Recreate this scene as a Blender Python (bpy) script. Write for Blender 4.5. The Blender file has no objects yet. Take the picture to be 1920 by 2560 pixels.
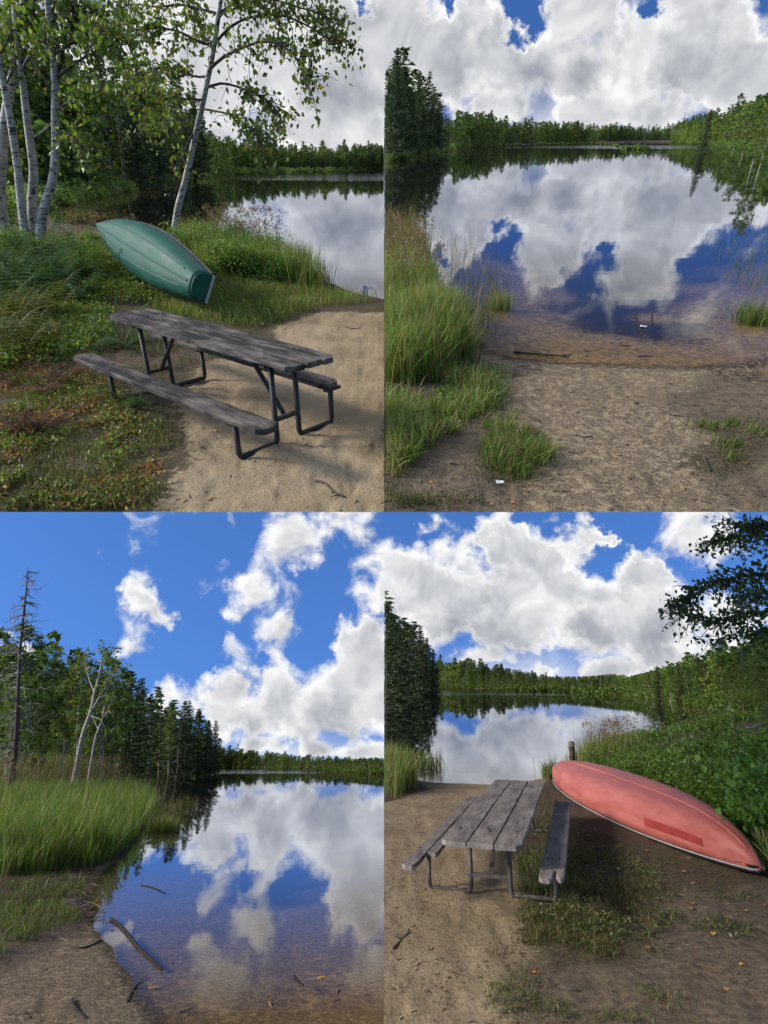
import bpy, math, random
import numpy as np
from mathutils import Matrix, Vector

# ---------------------------------------------------------------- camera, sky, sun, exposure
rnd = random.Random(7)
RNG = np.random.default_rng(11)
scene = bpy.context.scene
COL = scene.collection
R = math.radians
PITCH = R(22.0)          # the camera looks slightly upward
FPX = 1500.0             # focal length in photograph pixels (1920 wide)
QS = 960.0 / 1659.0
# the photograph shows four views of one lake: each is a real piece of shore with its own tilt
PAN = {'TL': (0, 0, 410.0, 2.0), 'TR': (960, 0, 348.0, 2.0), 'BL': (0, 1280, 1908.0, 2.0), 'BR': (960, 1280, 1706.0, 2.0)}
TH = {k: math.atan((1280 - v[2]) / FPX) for k, v in PAN.items()}
MAT = {k: Matrix.Rotation(PITCH + TH[k], 4, 'X') @ Matrix.Translation((0, 0, -PAN[k][3])) for k in PAN}

cam = bpy.data.cameras.new('camera')
cam.sensor_fit = 'HORIZONTAL'; cam.sensor_width = 36.0; cam.lens = 36.0 * FPX / 1920.0
cam.clip_start = 0.05; cam.clip_end = 3000.0
camo = bpy.data.objects.new('camera', cam); COL.objects.link(camo)
camo.rotation_euler = (R(90) + PITCH, 0, 0)
scene.camera = camo
scene.render.engine = 'CYCLES'
scene.cycles.use_denoising = True; scene.cycles.adaptive_threshold = .02
scene.cycles.max_bounces = 7; scene.cycles.transparent_max_bounces = 12
scene.cycles.diffuse_bounces = 3; scene.cycles.glossy_bounces = 3
scene.cycles.sample_clamp_indirect = 6.0
scene.view_settings.view_transform = 'Standard'; scene.view_settings.look = 'None'
scene.view_settings.gamma = 1.0; scene.view_settings.exposure = 0.42

def qray(k, qx, qy):
    ox, oy, hz, h = PAN[k]
    X = ox + qx * QS; Y = oy + qy * QS
    d = ((X - 960) / FPX, 1.0, (1280 - Y) / FPX); c, s = math.cos(TH[k]), math.sin(TH[k])
    return np.array([d[0], c * d[1] + s * d[2], -s * d[1] + c * d[2]])
def skydir(k, qx, qy):
    ox, oy, hz, h = PAN[k]
    d = Vector(((ox + qx * QS - 960) / FPX, 1.0, (1280 - oy - qy * QS) / FPX))
    c = 1.0 / d.length
    return (Matrix.Rotation(PITCH, 3, 'X') @ d).normalized(), c

class NT:
    def __init__(s, tree): s.t = tree; s.n = tree.nodes; s.l = tree.links
    def new(s, kind, **kw):
        n = s.n.new(kind)
        for a, b in kw.items(): setattr(n, a, b)
        return n
    def put(s, sock, v):
        if v is None: return
        if isinstance(v, bpy.types.NodeSocket): s.l.new(v, sock)
        else: sock.default_value = v
    def math(s, op, a, b=None, c=None, clamp=False):
        n = s.new('ShaderNodeMath', operation=op, use_clamp=clamp)
        s.put(n.inputs[0], a); s.put(n.inputs[1], b); s.put(n.inputs[2], c)
        return n.outputs[0]
    def vmath(s, op, a, b=None):
        n = s.new('ShaderNodeVectorMath', operation=op)
        s.put(n.inputs[0], a)
        if b is not None: s.put(n.inputs[1], b)
        return n
    def noise(s, vec, scale, detail=4, rough=.55, dist=0.0):
        n = s.new('ShaderNodeTexNoise'); n.inputs['Scale'].default_value = scale
        n.inputs['Detail'].default_value = detail; n.inputs['Roughness'].default_value = rough
        n.inputs['Distortion'].default_value = dist
        if vec is not None: s.l.new(vec, n.inputs['Vector'])
        return n.outputs['Fac']
    def mix(s, f, a, b, mode='MIX'):
        n = s.new('ShaderNodeMix', data_type='RGBA', blend_type=mode)
        s.put(n.inputs[0], f); s.put(n.inputs[6], a); s.put(n.inputs[7], b)
        return n.outputs[2]
    def ramp(s, v, lo, hi, a=0.0, b=1.0, smooth=True):
        n = s.new('ShaderNodeMapRange', interpolation_type='SMOOTHSTEP' if smooth else 'LINEAR')
        s.put(n.inputs[0], v); n.inputs[1].default_value = lo; n.inputs[2].default_value = hi
        n.inputs[3].default_value = a; n.inputs[4].default_value = b
        return n.outputs[0]

SUN_C = Vector((-.87, -.13, .48)).normalized()          # towards the sun, camera axes
SUN_W = Matrix.Rotation(PITCH, 3, 'X') @ SUN_C
world = bpy.data.worlds.new('World'); scene.world = world; world.use_nodes = True
def build_sky():
    t = NT(world.node_tree); t.n.clear()
    out = t.new('ShaderNodeOutputWorld'); bg = t.new('ShaderNodeBackground')
    bg.inputs['Strength'].default_value = 0.1
    t.l.new(bg.outputs[0], out.inputs[0])
    d = t.new('ShaderNodeTexCoord').outputs['Generated']
    # clear air: a Nishita sky, looked up a little higher so the blue stays deep near the hills
    sk = t.new('ShaderNodeTexSky', sky_type='NISHITA', sun_disc=False)
    sk.sun_elevation = math.asin(SUN_W.z); sk.sun_rotation = math.atan2(SUN_W.x, SUN_W.y)
    sk.air_density = 1.0; sk.dust_density = 0.6; sk.ozone_density = 3.0
    v = t.vmath('ADD', d, (0, 0, .42)); v2 = t.vmath('NORMALIZE', v.outputs[0]); t.l.new(v2.outputs[0], sk.inputs[0])
    air = t.mix(1.0, sk.outputs[0], (.80, 1.24, 1.9, 1), 'MULTIPLY')
    L = []; FL = []; WI = []
    def lobe(k, pts, to=L):
        for qx, qy, r in pts:
            c, cs = skydir(k, qx, qy); to.append((c, r * (1.32 if to is L else 1.15) / 2867.0 * cs ** 1.4))
    lobe('TL', [(1380, 180, 440), (850, 230, 430), (250, 300, 430), (800, 560, 260), (1200, -250, 420), (1500, 420, 260)])
    lobe('TL', [(1330, 590, 95), (1600, 595, 85)], FL)
    lobe('TR', [(110, 170, 300), (380, 220, 260), (640, 270, 240), (850, 130, 240), (950, 320, 260), (1330, 150, 250), (1450, 320, 300), (1640, 390, 200),
                (840, -50, 180), (1400, -90, 230), (370, -60, 100)])
    lobe('TR', [(480, 485, 80), (850, 505, 75), (1180, 505, 90)], FL)
    lobe('BL', [(700, 830, 130), (930, 800, 140), (1100, 850, 180), (1330, 840, 210), (1600, 690, 210), (1560, 560, 130), (1640, 860, 220),
                (30, 640, 130)])
    lobe('BL', [(580, 320, 90), (640, 400, 90), (690, 480, 62), (560, 590, 80), (1250, 110, 150), (1420, 50, 150), (1340, 240, 75), (1090, 310, 95), (1000, 455, 70), (1190, 520, 105), (1200, 650, 75), (480, 190, 40)], WI)
    lobe('BL', [(1120, 1018, 46), (1380, 1038, 48), (1620, 1045, 55)], FL)
    lobe('BR', [(20, 240, 180), (170, 370, 200), (370, 420, 200), (560, 490, 180), (490, 90, 110), (600, 200, 150), (740, 260, 150), (680, 390, 200),
                (850, 120, 90), (960, 120, 48), (1110, 240, 105), (1070, 370, 160), (1200, 420, 170), (950, 510, 200), (1180, 560, 190),
                (1560, 470, 150)])
    lobe('BR', [(1300, 70, 140), (1450, 120, 110), (290, 160, 70), (180, 70, 55), (390, 120, 50), (930, 120, 70)], WI)
    lobe('BR', [(420, 630, 52), (700, 678, 52), (960, 695, 60), (1250, 650, 70)], FL)
    for az, el, r in [(80, 20, .55), (135, 40, .5), (185, 15, .55), (230, 45, .5), (280, 20, .55), (160, 75, .45), (330, 82, .3)]:
        a, e = R(az), R(el)
        L.append((Vector((math.sin(a) * math.cos(e), math.cos(a) * math.cos(e), math.sin(e))), r))
    wn = t.new('ShaderNodeTexNoise'); wn.inputs['Scale'].default_value = 19.0; wn.inputs['Detail'].default_value = 5; wn.inputs['Roughness'].default_value = .62; t.l.new(d, wn.inputs['Vector'])
    wv = t.vmath('SCALE', t.vmath('SUBTRACT', wn.outputs['Color'], (.5, .5, .5)).outputs[0]); wv.inputs['Scale'].default_value = .115
    dw = t.vmath('ADD', d, wv.outputs[0]).outputs[0]
    SQ = (.3, 1, 1); df = t.vmath('MULTIPLY', t.vmath('ADD', d, t.vmath('MULTIPLY', wv.outputs[0], (.6, .25, .25)).outputs[0]).outputs[0], SQ).outputs[0]
    def total(lst, v_):
        a_ = None
        for c, r in lst:
            q = t.math('MULTIPLY_ADD', t.vmath('DISTANCE', v_, tuple(c)).outputs['Value'], -1.0 / r, 1.0, clamp=True)
            a_ = q if a_ is None else t.math('ADD', a_, q)
        return a_
    GB, VE = [], []                     # shaded cloud bases; thin high veil above the hills
    lobe('TR', [(330, 330, 190), (620, 340, 190), (880, 250, 150), (1300, 330, 200)], GB); lobe('TL', [(1480, 400, 190)], GB)
    lobe('BR', [(330, 520, 160), (560, 560, 170), (850, 520, 150), (1150, 560, 160)], GB); lobe('BL', [(1100, 930, 120), (1450, 930, 170)], GB)
    lobe('TL', [(1150, 560, 230)], VE); lobe('TR', [(750, 540, 200)], VE); lobe('BL', [(1250, 1060, 170)], VE); lobe('BR', [(650, 700, 170)], VE)
    CL = []
    lobe('TR', [(560, 35, 120), (1150, 30, 85), (310, 5, 70)], CL); lobe('TL', [(480, 40, 110), (1590, 5, 60)], CL); lobe('BL', [(230, 170, 330), (850, 560, 150), (850, 130, 160)], CL)
    VE = [(Vector((c.x * SQ[0], c.y, c.z)), r) for c, r in VE]
    base_shade = t.math('MINIMUM', total(GB, dw), 1.0); veil = t.math('MULTIPLY', t.math('MINIMUM', total(VE, df), 1.0), .7)
    acc = None
    for c, r, v_ in [(c, r, dw) for c, r in L] + [(Vector((c.x * SQ[0], c.y, c.z)), r, df) for c, r in FL]:
        ds = t.vmath('DISTANCE', v_, tuple(c)).outputs['Value']
        q = t.math('MULTIPLY_ADD', ds, -1.0 / r, 1.0, clamp=True)
        acc = q if acc is None else t.math('ADD', acc, q)
    acc = t.math('MULTIPLY_ADD', total([(c, r * 1.25) for c, r in WI], dw), .62, acc)
    acc = t.math('MULTIPLY_ADD', total(CL, dw), -1.15, t.math('MINIMUM', acc, .95))
    n1 = t.noise(d, 14.0, 9, .57, .4)
    up = tuple((Matrix.Rotation(PITCH, 3, 'X') @ Vector((-.25, -.1, .55))).normalized() * .018)
    n2 = t.noise(t.vmath('ADD', d, up).outputs[0], 14.0, 3, .55, .4)
    den = t.math('MULTIPLY_ADD', t.math('SUBTRACT', n1, .5), 2.5, t.math('MINIMUM', t.math('MULTIPLY', acc, 1.25), 1.15))
    mask = t.math('MAXIMUM', t.ramp(den, .10, .78), veil)
    thick = t.ramp(den, .55, 1.25)
    rel = t.math('MULTIPLY_ADD', t.math('SUBTRACT', n1, n2), 3.2, .5, clamp=True)
    shade = t.math('SUBTRACT', t.math('MULTIPLY_ADD', base_shade, -.46, 1.06), t.math('MULTIPLY', thick, .42))
    shade = t.math('MULTIPLY', shade, t.ramp(rel, 0, 1, .62, 1.28, False))
    cr = t.ramp(shade, .25, 1.1, 0, 1, False)
    cl = t.mix(cr, (2.7, 2.9, 3.3, 1), (7.6, 7.6, 7.55, 1))
    t.l.new(t.mix(mask, air, cl), bg.inputs['Color'])
build_sky()
sun = bpy.data.lights.new('sun', 'SUN'); sun.energy = 3.5; sun.angle = R(12); sun.color = (1, .95, .87)
suno = bpy.data.objects.new('sun', sun); COL.objects.link(suno)
suno.rotation_euler = SUN_W.to_track_quat('Z', 'Y').to_euler()

# ---------------------------------------------------------------- numeric helpers
def at(k, qx, qy, z=0.0):
    d = qray(k, qx, qy); h = PAN[k][3]; t = (z - h) / d[2]
    return np.array([d[0] * t, d[1] * t, z])
def atd(k, qx, qy, y):
    d = qray(k, qx, qy); t = y / d[1]
    return np.array([d[0] * t, y, PAN[k][3] + d[2] * t])
def hash2(ix, iy, s):
    n = (ix.astype(np.int64) * 374761393 + iy.astype(np.int64) * 668265263 + s * 1442695041) & 0x7fffffff
    n = ((n ^ (n >> 13)) * 1274126177) & 0x7fffffff
    return ((n ^ (n >> 16)) & 0xffff) / 65535.0
def vnoise(x, y, s=0):
    ix, iy = np.floor(x), np.floor(y); fx, fy = x - ix, y - iy
    fx = fx * fx * (3 - 2 * fx); fy = fy * fy * (3 - 2 * fy)
    a, b, c, d = hash2(ix, iy, s), hash2(ix + 1, iy, s), hash2(ix, iy + 1, s), hash2(ix + 1, iy + 1, s)
    return (a * (1 - fx) + b * fx) * (1 - fy) + (c * (1 - fx) + d * fx) * fy
def fbm(x, y, s=0, o=4):
    v, a = 0, .5
    for i in range(o): v = v + a * vnoise(x * 2 ** i, y * 2 ** i, s + i); a *= .5
    return v
def sstep(a, b, x):
    t = np.clip((x - a) / (b - a), 0, 1); return t * t * (3 - 2 * t)
def poly_sd(P, x, y):
    """signed distance to polygon P, positive inside"""
    x = np.asarray(x, float); y = np.asarray(y, float)
    dm = np.full(x.shape, 1e18); ins = np.zeros(x.shape, bool)
    n = len(P)
    for i in range(n):
        ax, ay = P[i]; bx, by = P[(i + 1) % n]
        ex, ey = bx - ax, by - ay
        t = np.clip(((x - ax) * ex + (y - ay) * ey) / (ex * ex + ey * ey + 1e-12), 0, 1)
        dm = np.minimum(dm, (x - ax - t * ex) ** 2 + (y - ay - t * ey) ** 2)
        cnd = (ay > y) != (by > y)
        xi = ax + (y - ay) * ex / (ey if abs(ey) > 1e-12 else 1e-12)
        ins ^= cnd & (x < xi)
    return np.where(ins, 1, -1) * np.sqrt(dm)
def qpoly(k, pts, z=0.0): return [tuple(at(k, a, b, z)[:2]) for a, b in pts]

LAKE_Q = {
    'TL': [(1760, 1322), (1640, 1290), (1500, 1258), (1400, 1210), (1300, 1150), (1200, 1090), (1050, 1045), (900, 1018), (700, 1000), (450, 985), (260, 965), (200, 940),
           (205, 908), (330, 868), (550, 825), (740, 797), (905, 776), (935, 764), (1000, 750), (1250, 742), (1640, 735), (2000, 731)],
    'TR': [(-300, 990), (0, 1010), (100, 1070), (200, 1160), (260, 1290), (330, 1420), (420, 1510), (540, 1548), (700, 1564), (900, 1578), (1320, 1590), (1500, 1584), (1660, 1568), (1900, 1530),
           (2000, 642), (1659, 631), (1400, 622), (1250, 614), (900, 617), (500, 627), (320, 640), (290, 650), (150, 676), (0, 702), (-300, 740)],
    'BL': [(1900, 2500), (800, 2500), (710, 2250), (620, 2110), (560, 2000), (490, 1900), (430, 1810), (390, 1690), (400, 1590), (520, 1500), (590, 1410), (640, 1320), (700, 1240), (640, 1165),
           (560, 1131), (640, 1118), (800, 1108), (960, 1102), (1100, 1105), (1300, 1112), (1645, 1131), (2000, 1150)],
    'BR': [(-300, 1040), (0, 1040), (90, 1100), (140, 1158), (220, 1168), (480, 1178), (620, 1168), (690, 1150), (740, 1110), (900, 1050), (1050, 1005), (1200, 975), (1320, 940),
           (1500, 905), (1560, 880), (1400, 850), (1280, 824), (1150, 802), (1000, 789), (870, 782), (500, 766), (270, 757), (250, 768), (130, 781), (0, 791), (-300, 810)]}
LAKE = {k: qpoly(k, v) for k, v in LAKE_Q.items()}
HILL = {'TL': (1.2, 0, 1), 'TR': (1.0, 5.0, .44), 'BL': (1.2, 0, 1), 'BR': (1.0, 6.0, .33)}      # base, extra height, bearing where the hill begins
KNOLL = {'TL': [(-4.9, 12.2, 1.7, .22)], 'TR': [], 'BL': [], 'BR': []}
def gh(k, x, y):
    x = np.asarray(x, float); y = np.asarray(y, float)
    sd = poly_sd(LAKE[k], x, y)
    sd = sd + (fbm(x * 1.3, y * 1.3, 5, 3) - .45) * np.clip(y * .02, .05, .5)
    d = np.maximum(-sd, 0); w = np.maximum(sd, 0)
    land = .155 * (1 - np.exp(-d * .55)) + .035 * (fbm(x * 2.2, y * 2.2, 1, 4) - .47) * sstep(.1, .8, d) + .012 * (fbm(x * 11, y * 11, 9, 3) - .45) * sstep(.05, .3, d)
    land = land - .013 * sstep(.52, .78, vnoise(x * 5.5, y * 4.0, 41)) * sstep(.3, 1.0, d) * sstep(18, 12, y) - .012 * sstep(.55, .8, vnoise(x * 9, y * 7, 43)) * sstep(.3, 1.0, d) * sstep(18, 12, y)
    land = land + np.minimum(.12 * d, HILL[k][0] + HILL[k][1] * sstep(HILL[k][2], HILL[k][2] + .18, x / np.maximum(y, 1))) * sstep(30, 80, y) + .4 * (1 - np.exp(-d * .1)) * sstep(24, 45, y)
    for cx, cy, r, a in KNOLL[k]: land = land + a * np.exp(-((x - cx) ** 2 + (y - cy) ** 2) / r ** 2) * sstep(0, 1.5, d)
    bed = -(.075 * np.minimum(w, 2.5) + 1.1 * (1 - np.exp(-np.maximum(w - 2.5, 0) * .12)))
    return np.where(sd > 0, bed, land)
def ong(k, qx, qy):
    z = .1
    for _ in range(6):
        p = at(k, qx, qy, z); z = max(float(gh(k, p[0], p[1])), -.02)
    return np.array([p[0], p[1], float(gh(k, p[0], p[1]))])
def zcam(k, V): return math.sin(TH[k]) * V[:, 1] + math.cos(TH[k]) * (V[:, 2] - PAN[k][3])
def inside(k, V):
    a = V[:, 0] < -.002 if k[1] == 'L' else V[:, 0] > .002
    z = zcam(k, V)
    return a & ((z > .002) if k[0] == 'T' else (z < -.002))

# ---------------------------------------------------------------- mesh helpers
class MB:
    def __init__(s): s.V = []; s.F4 = []; s.F3 = []; s.C = []; s.n = 0
    def add(s, V, F4=None, F3=None, col=(.5, .5, .5)):
        V = np.asarray(V, float).reshape(-1, 3); m = len(V)
        s.V.append(V)
        if F4 is not None and len(F4): s.F4.append(np.asarray(F4, np.int64) + s.n)
        if F3 is not None and len(F3): s.F3.append(np.asarray(F3, np.int64) + s.n)
        c = np.asarray(col, float); s.C.append(np.tile(c, (m, 1)) if c.ndim == 1 else c)
        s.n += m
        return s
    def arrays(s):
        V = np.concatenate(s.V) if s.V else np.zeros((0, 3)); C = np.concatenate(s.C) if s.C else np.zeros((0, 3))
        F4 = np.concatenate(s.F4) if s.F4 else np.zeros((0, 4), np.int64)
        F3 = np.concatenate(s.F3) if s.F3 else np.zeros((0, 3), np.int64)
        return V, F4, F3, C
    def tube(s, pts, rad, n=7, cap=True, col=(.5, .5, .5), wob=0.0):
        pts = np.asarray(pts, float); m = len(pts)
        rad = np.full(m, rad, float) if np.isscalar(rad) else np.asarray(rad, float)
        T = np.gradient(pts, axis=0); T /= np.linalg.norm(T, axis=1)[:, None] + 1e-9
        ref = np.array([1., 0, 0]) if abs(T[0, 0]) < .8 else np.array([0, 1., 0])
        a = np.linspace(0, 2 * np.pi, n, endpoint=False); V = []
        U = ref
        for i in range(m):
            U = U - T[i] * U.dot(T[i]); U /= np.linalg.norm(U) + 1e-9
            W = np.cross(T[i], U)
            rr = rad[i] * (1 + wob * RNG.uniform(-1, 1, n))
            V.append(pts[i] + (np.cos(a) * rr)[:, None] * U + (np.sin(a) * rr)[:, None] * W)
        V = np.concatenate(V); F = []
        for i in range(m - 1):
            for j in range(n): F.append((i * n + j, i * n + (j + 1) % n, (i + 1) * n + (j + 1) % n, (i + 1) * n + j))
        F3 = []
        if cap:
            V = np.vstack([V, pts[0], pts[-1]]); b = m * n
            for j in range(n): F3 += [(b, (j + 1) % n, j), (b + 1, (m - 1) * n + j, (m - 1) * n + (j + 1) % n)]
        return s.add(V, F, F3, col)
    def box(s, lo, hi, col=(.5, .5, .5)):
        x0, y0, z0 = lo; x1, y1, z1 = hi
        V = [(x0, y0, z0), (x1, y0, z0), (x1, y1, z0), (x0, y1, z0), (x0, y0, z1), (x1, y0, z1), (x1, y1, z1), (x0, y1, z1)]
        return s.add(V, [(0, 3, 2, 1), (4, 5, 6, 7), (0, 1, 5, 4), (1, 2, 6, 5), (2, 3, 7, 6), (3, 0, 4, 7)], None, col)
    def bar(s, a, b, w, t, up=(0, 0, 1), col=(.5, .5, .5)):
        a = np.asarray(a, float); b = np.asarray(b, float); T = b - a; T = T / np.linalg.norm(T)
        U = np.cross(np.asarray(up, float), T)
        if np.linalg.norm(U) < 1e-3: U = np.cross(np.array([1., 0, 0]), T)
        U /= np.linalg.norm(U); W = np.cross(T, U); V = []
        for p in (a, b):
            for i, j in ((-1, -1), (1, -1), (1, 1), (-1, 1)): V.append(p + U * i * w / 2 + W * j * t / 2)
        return s.add(V, [(0, 3, 2, 1), (4, 5, 6, 7), (0, 1, 5, 4), (1, 2, 6, 5), (2, 3, 7, 6), (3, 0, 4, 7)], None, col)

def mk_mesh(name, V, F4=None, F3=None, C=None, mat=None, smooth=False):
    me = bpy.data.meshes.new(name)
    F4 = np.zeros((0, 4), np.int64) if F4 is None else np.asarray(F4, np.int64).reshape(-1, 4)
    F3 = np.zeros((0, 3), np.int64) if F3 is None else np.asarray(F3, np.int64).reshape(-1, 3)
    me.vertices.add(len(V)); me.vertices.foreach_set('co', np.asarray(V, np.float32).ravel())
    nl = F4.size + F3.size
    me.loops.add(nl); me.loops.foreach_set('vertex_index', np.concatenate([F4.ravel(), F3.ravel()]).astype(np.int32))
    st = np.concatenate([np.arange(len(F4)) * 4, F4.size + np.arange(len(F3)) * 3]).astype(np.int32)
    me.polygons.add(len(st)); me.polygons.foreach_set('loop_start', st)
    me.polygons.foreach_set('use_smooth', np.full(len(st), bool(smooth)))
    if C is not None and len(C):
        at_ = me.attributes.new('Col', 'FLOAT_COLOR', 'POINT')
        C4 = np.ones((len(V), 4), np.float32); C4[:, :3] = C; at_.data.foreach_set('color', C4.ravel())
    me.update(calc_edges=True)
    if mat is not None: me.materials.append(mat)
    return me
def mesh_of(name, mb, mat, smooth=False, keep=None):
    V, F4, F3, C = mb.arrays()
    if keep is not None:
        ok = keep(V)
        if len(F4): F4 = F4[ok[F4].all(1)]
        if len(F3): F3 = F3[ok[F3].all(1)]
    return mk_mesh(name, V, F4, F3, C, mat, smooth)
def obj(name, me, parent=None, m=None):
    o = bpy.data.objects.new(name, me); COL.objects.link(o)
    if parent is not None: o.parent = parent
    if m is not None: o.matrix_local = m if parent is not None else m
    return o
def tag(o, label, cat, group=None, kind=None):
    if label: o['label'] = label
    if cat: o['category'] = cat
    if group: o['group'] = group
    if kind: o['kind'] = kind
    return o
def root(name, k, p, label, cat, group=None, rz=0.0, sc=1.0, extra=None):
    o = bpy.data.objects.new(name, None); COL.objects.link(o); o.empty_display_size = .2
    m = MAT[k] @ Matrix.Translation(Vector([float(v) for v in p])) @ Matrix.Rotation(rz, 4, 'Z')
    if extra is not None: m = m @ extra
    o.matrix_world = m @ Matrix.Scale(sc, 4)
    return tag(o, label, cat, group)
def m2np(m): return np.array([[m[i][j] for j in range(4)] for i in range(4)])
def xf(V, m): m = m2np(m); return V @ m[:3, :3].T + m[:3, 3]

# ---------------------------------------------------------------- materials
def material(name):
    m = bpy.data.materials.new(name); m.use_nodes = True
    t = NT(m.node_tree); b = t.n['Principled BSDF']
    return m, t, b
def bumped(t, b, h, strength, dist=.01):
    n = t.new('ShaderNodeBump'); n.inputs['Strength'].default_value = strength; n.inputs['Distance'].default_value = dist
    t.l.new(h, n.inputs['Height']); t.l.new(n.outputs[0], b.inputs['Normal'])
def leafmat(name, trans=.35, rough=.5):
    m, t, b = material(name)
    a = t.new('ShaderNodeAttribute', attribute_name='Col').outputs['Color']
    b.inputs['Roughness'].default_value = rough; b.inputs['Specular IOR Level'].default_value = .35
    t.l.new(a, b.inputs['Base Color'])
    tr = t.new('ShaderNodeBsdfTranslucent'); t.l.new(t.mix(1.0, a, (1.5, 1.5, .7, 1), 'MULTIPLY'), tr.inputs['Color'])
    mx = t.new('ShaderNodeMixShader'); mx.inputs[0].default_value = trans
    t.l.new(b.outputs[0], mx.inputs[1]); t.l.new(tr.outputs[0], mx.inputs[2])
    t.l.new(mx.outputs[0], t.n['Material Output'].inputs[0])
    return m
def simple(name, c, rough=.6, var=.3, sc=8.0, bump=.3, metallic=0.0, spec=.4):
    m, t, b = material(name)
    o = t.new('ShaderNodeTexCoord').outputs['Object']; n = t.noise(o, sc, 6, .6)
    lo = tuple(v * (1 - var) for v in c) + (1,); hi = tuple(min(1, v * (1 + var)) for v in c) + (1,)
    t.l.new(t.mix(t.ramp(n, .3, .7), lo, hi), b.inputs['Base Color'])
    b.inputs['Roughness'].default_value = rough; b.inputs['Metallic'].default_value = metallic; b.inputs['Specular IOR Level'].default_value = spec
    if bump: bumped(t, b, t.noise(o, sc * 6, 4), bump)
    return m
def wood(name, dark, light, seed=0.0, worn=.5):
    m, t, b = material(name)
    tc = t.new('ShaderNodeTexCoord').outputs['Object']
    mp = t.new('ShaderNodeMapping'); mp.inputs['Scale'].default_value = (1.1, 16, 16); mp.inputs['Location'].default_value = (seed, seed * 2, 0); t.l.new(tc, mp.inputs[0])
    oi = t.new('ShaderNodeObjectInfo').outputs['Random']
    off = t.vmath('SCALE', (7.0, 3.0, 5.0)); t.l.new(oi, off.inputs['Scale'])
    v = t.vmath('ADD', mp.outputs[0], off.outputs[0]).outputs[0]
    g = t.noise(v, 3.4, 9, .74, .5); g2 = t.noise(v, 5.0, 7, .72, .3)
    mp2 = t.new('ShaderNodeMapping'); mp2.inputs['Scale'].default_value = (1.6, 4.5, 4); t.l.new(tc, mp2.inputs[0])
    p = t.noise(t.vmath('ADD', mp2.outputs[0], off.outputs[0]).outputs[0], 1.7, 6, .62)
    f = t.math('MULTIPLY_ADD', t.math('SUBTRACT', g, .5), 1.6, t.math('MULTIPLY_ADD', t.math('SUBTRACT', p, .5), 2.4, worn), clamp=True)
    c = t.mix(f, dark + (1,), light + (1,))
    crack = t.ramp(g2, .385, .425)
    c = t.mix(crack, tuple(v * .3 for v in dark) + (1,), c)
    t.l.new(c, b.inputs['Base Color']); b.inputs['Roughness'].default_value = .78; b.inputs['Specular IOR Level'].default_value = .3
    bumped(t, b, t.math('ADD', g, t.math('MULTIPLY', crack, .6)), .55, .006)
    return m
def birchbark(name, tint=(.62, .59, .53)):
    m, t, b = material(name)
    o = t.new('ShaderNodeTexCoord').outputs['Object']
    mp = t.new('ShaderNodeMapping'); mp.inputs['Scale'].default_value = (5, 5, 26); t.l.new(o, mp.inputs[0])
    mp2 = t.new('ShaderNodeMapping'); mp2.inputs['Scale'].default_value = (3, 3, 5); t.l.new(o, mp2.inputs[0])
    n = t.noise(mp.outputs[0], 1.0, 3, .6); n2 = t.noise(mp2.outputs[0], 1.0, 5, .65)
    c = t.mix(t.ramp(n2, .35, .7), tuple(v * .55 for v in tint) + (1,), tint + (1,))
    dk = t.math('MAXIMUM', t.ramp(n, .555, .61), t.ramp(n2, .57, .65))
    c = t.mix(dk, c, (.035, .03, .027, 1))
    t.l.new(c, b.inputs['Base Color']); b.inputs['Roughness'].default_value = .7
    bumped(t, b, n2, .4)
    return m
def groundmat():
    m, t, b = material('sandy_ground')
    o = t.new('ShaderNodeTexCoord').outputs['Object']
    z = t.new('ShaderNodeSeparateColor'); t.l.new(t.new('ShaderNodeAttribute', attribute_name='Col').outputs['Color'], z.inputs[0])
    gr, wet, dirt = z.outputs[0], z.outputs[1], z.outputs[2]
    n1 = t.noise(o, 1.7, 6, .6); n2 = t.noise(o, 14, 6, .65); n3 = t.noise(o, 90, 3, .7); n4 = t.noise(o, 42, 4, .6)
    sand = t.mix(t.ramp(n1, .3, .7), (.25, .18, .10, 1), (.36, .27, .165, 1))
    sand = t.mix(t.math('MULTIPLY', t.ramp(n2, .5, .75), .55), sand, (.16, .108, .062, 1))
    sand = t.mix(t.math('MULTIPLY', t.ramp(n3, .58, .72), .5), sand, (.075, .052, .033, 1))
    sand = t.mix(t.math('MULTIPLY', t.ramp(n3, .33, .24), .5), sand, (.44, .36, .26, 1))
    soil = t.mix(t.ramp(n4, .35, .68), (.05, .037, .022, 1), (.14, .10, .056, 1))
    soil = t.mix(t.ramp(n2, .52, .72), soil, (.055, .07, .018, 1))
    dcol = t.mix(t.ramp(n2, .3, .7), (.085, .062, .04, 1), (.19, .14, .088, 1))
    dcol = t.mix(t.math('MULTIPLY', t.ramp(n3, .56, .66), .7), dcol, (.02, .015, .01, 1))
    j = t.math('MULTIPLY_ADD', t.math('SUBTRACT', n2, .5), 1.3, t.math('MULTIPLY', t.math('SUBTRACT', n4, .5), .7))
    c = t.mix(t.ramp(t.math('ADD', dirt, j), .35, .65), sand, dcol)
    c = t.mix(t.ramp(t.math('ADD', gr, j), .35, .65), c, soil)
    wcol = t.mix(t.ramp(n2, .35, .7), (.008, .006, .005, 1), (.026, .018, .011, 1))
    c = t.mix(t.ramp(t.math('MULTIPLY_ADD', j, .5, wet), .2, .9), c, wcol)
    t.l.new(c, b.inputs['Base Color'])
    t.put(b.inputs['Roughness'], .9); b.inputs['Specular IOR Level'].default_value = .2
    h = t.math('MULTIPLY_ADD', n2, 1.0, t.math('MULTIPLY_ADD', n3, .35, t.math('MULTIPLY', n4, .6)))
    bumped(t, b, h, .7, .03)
    return m
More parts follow.
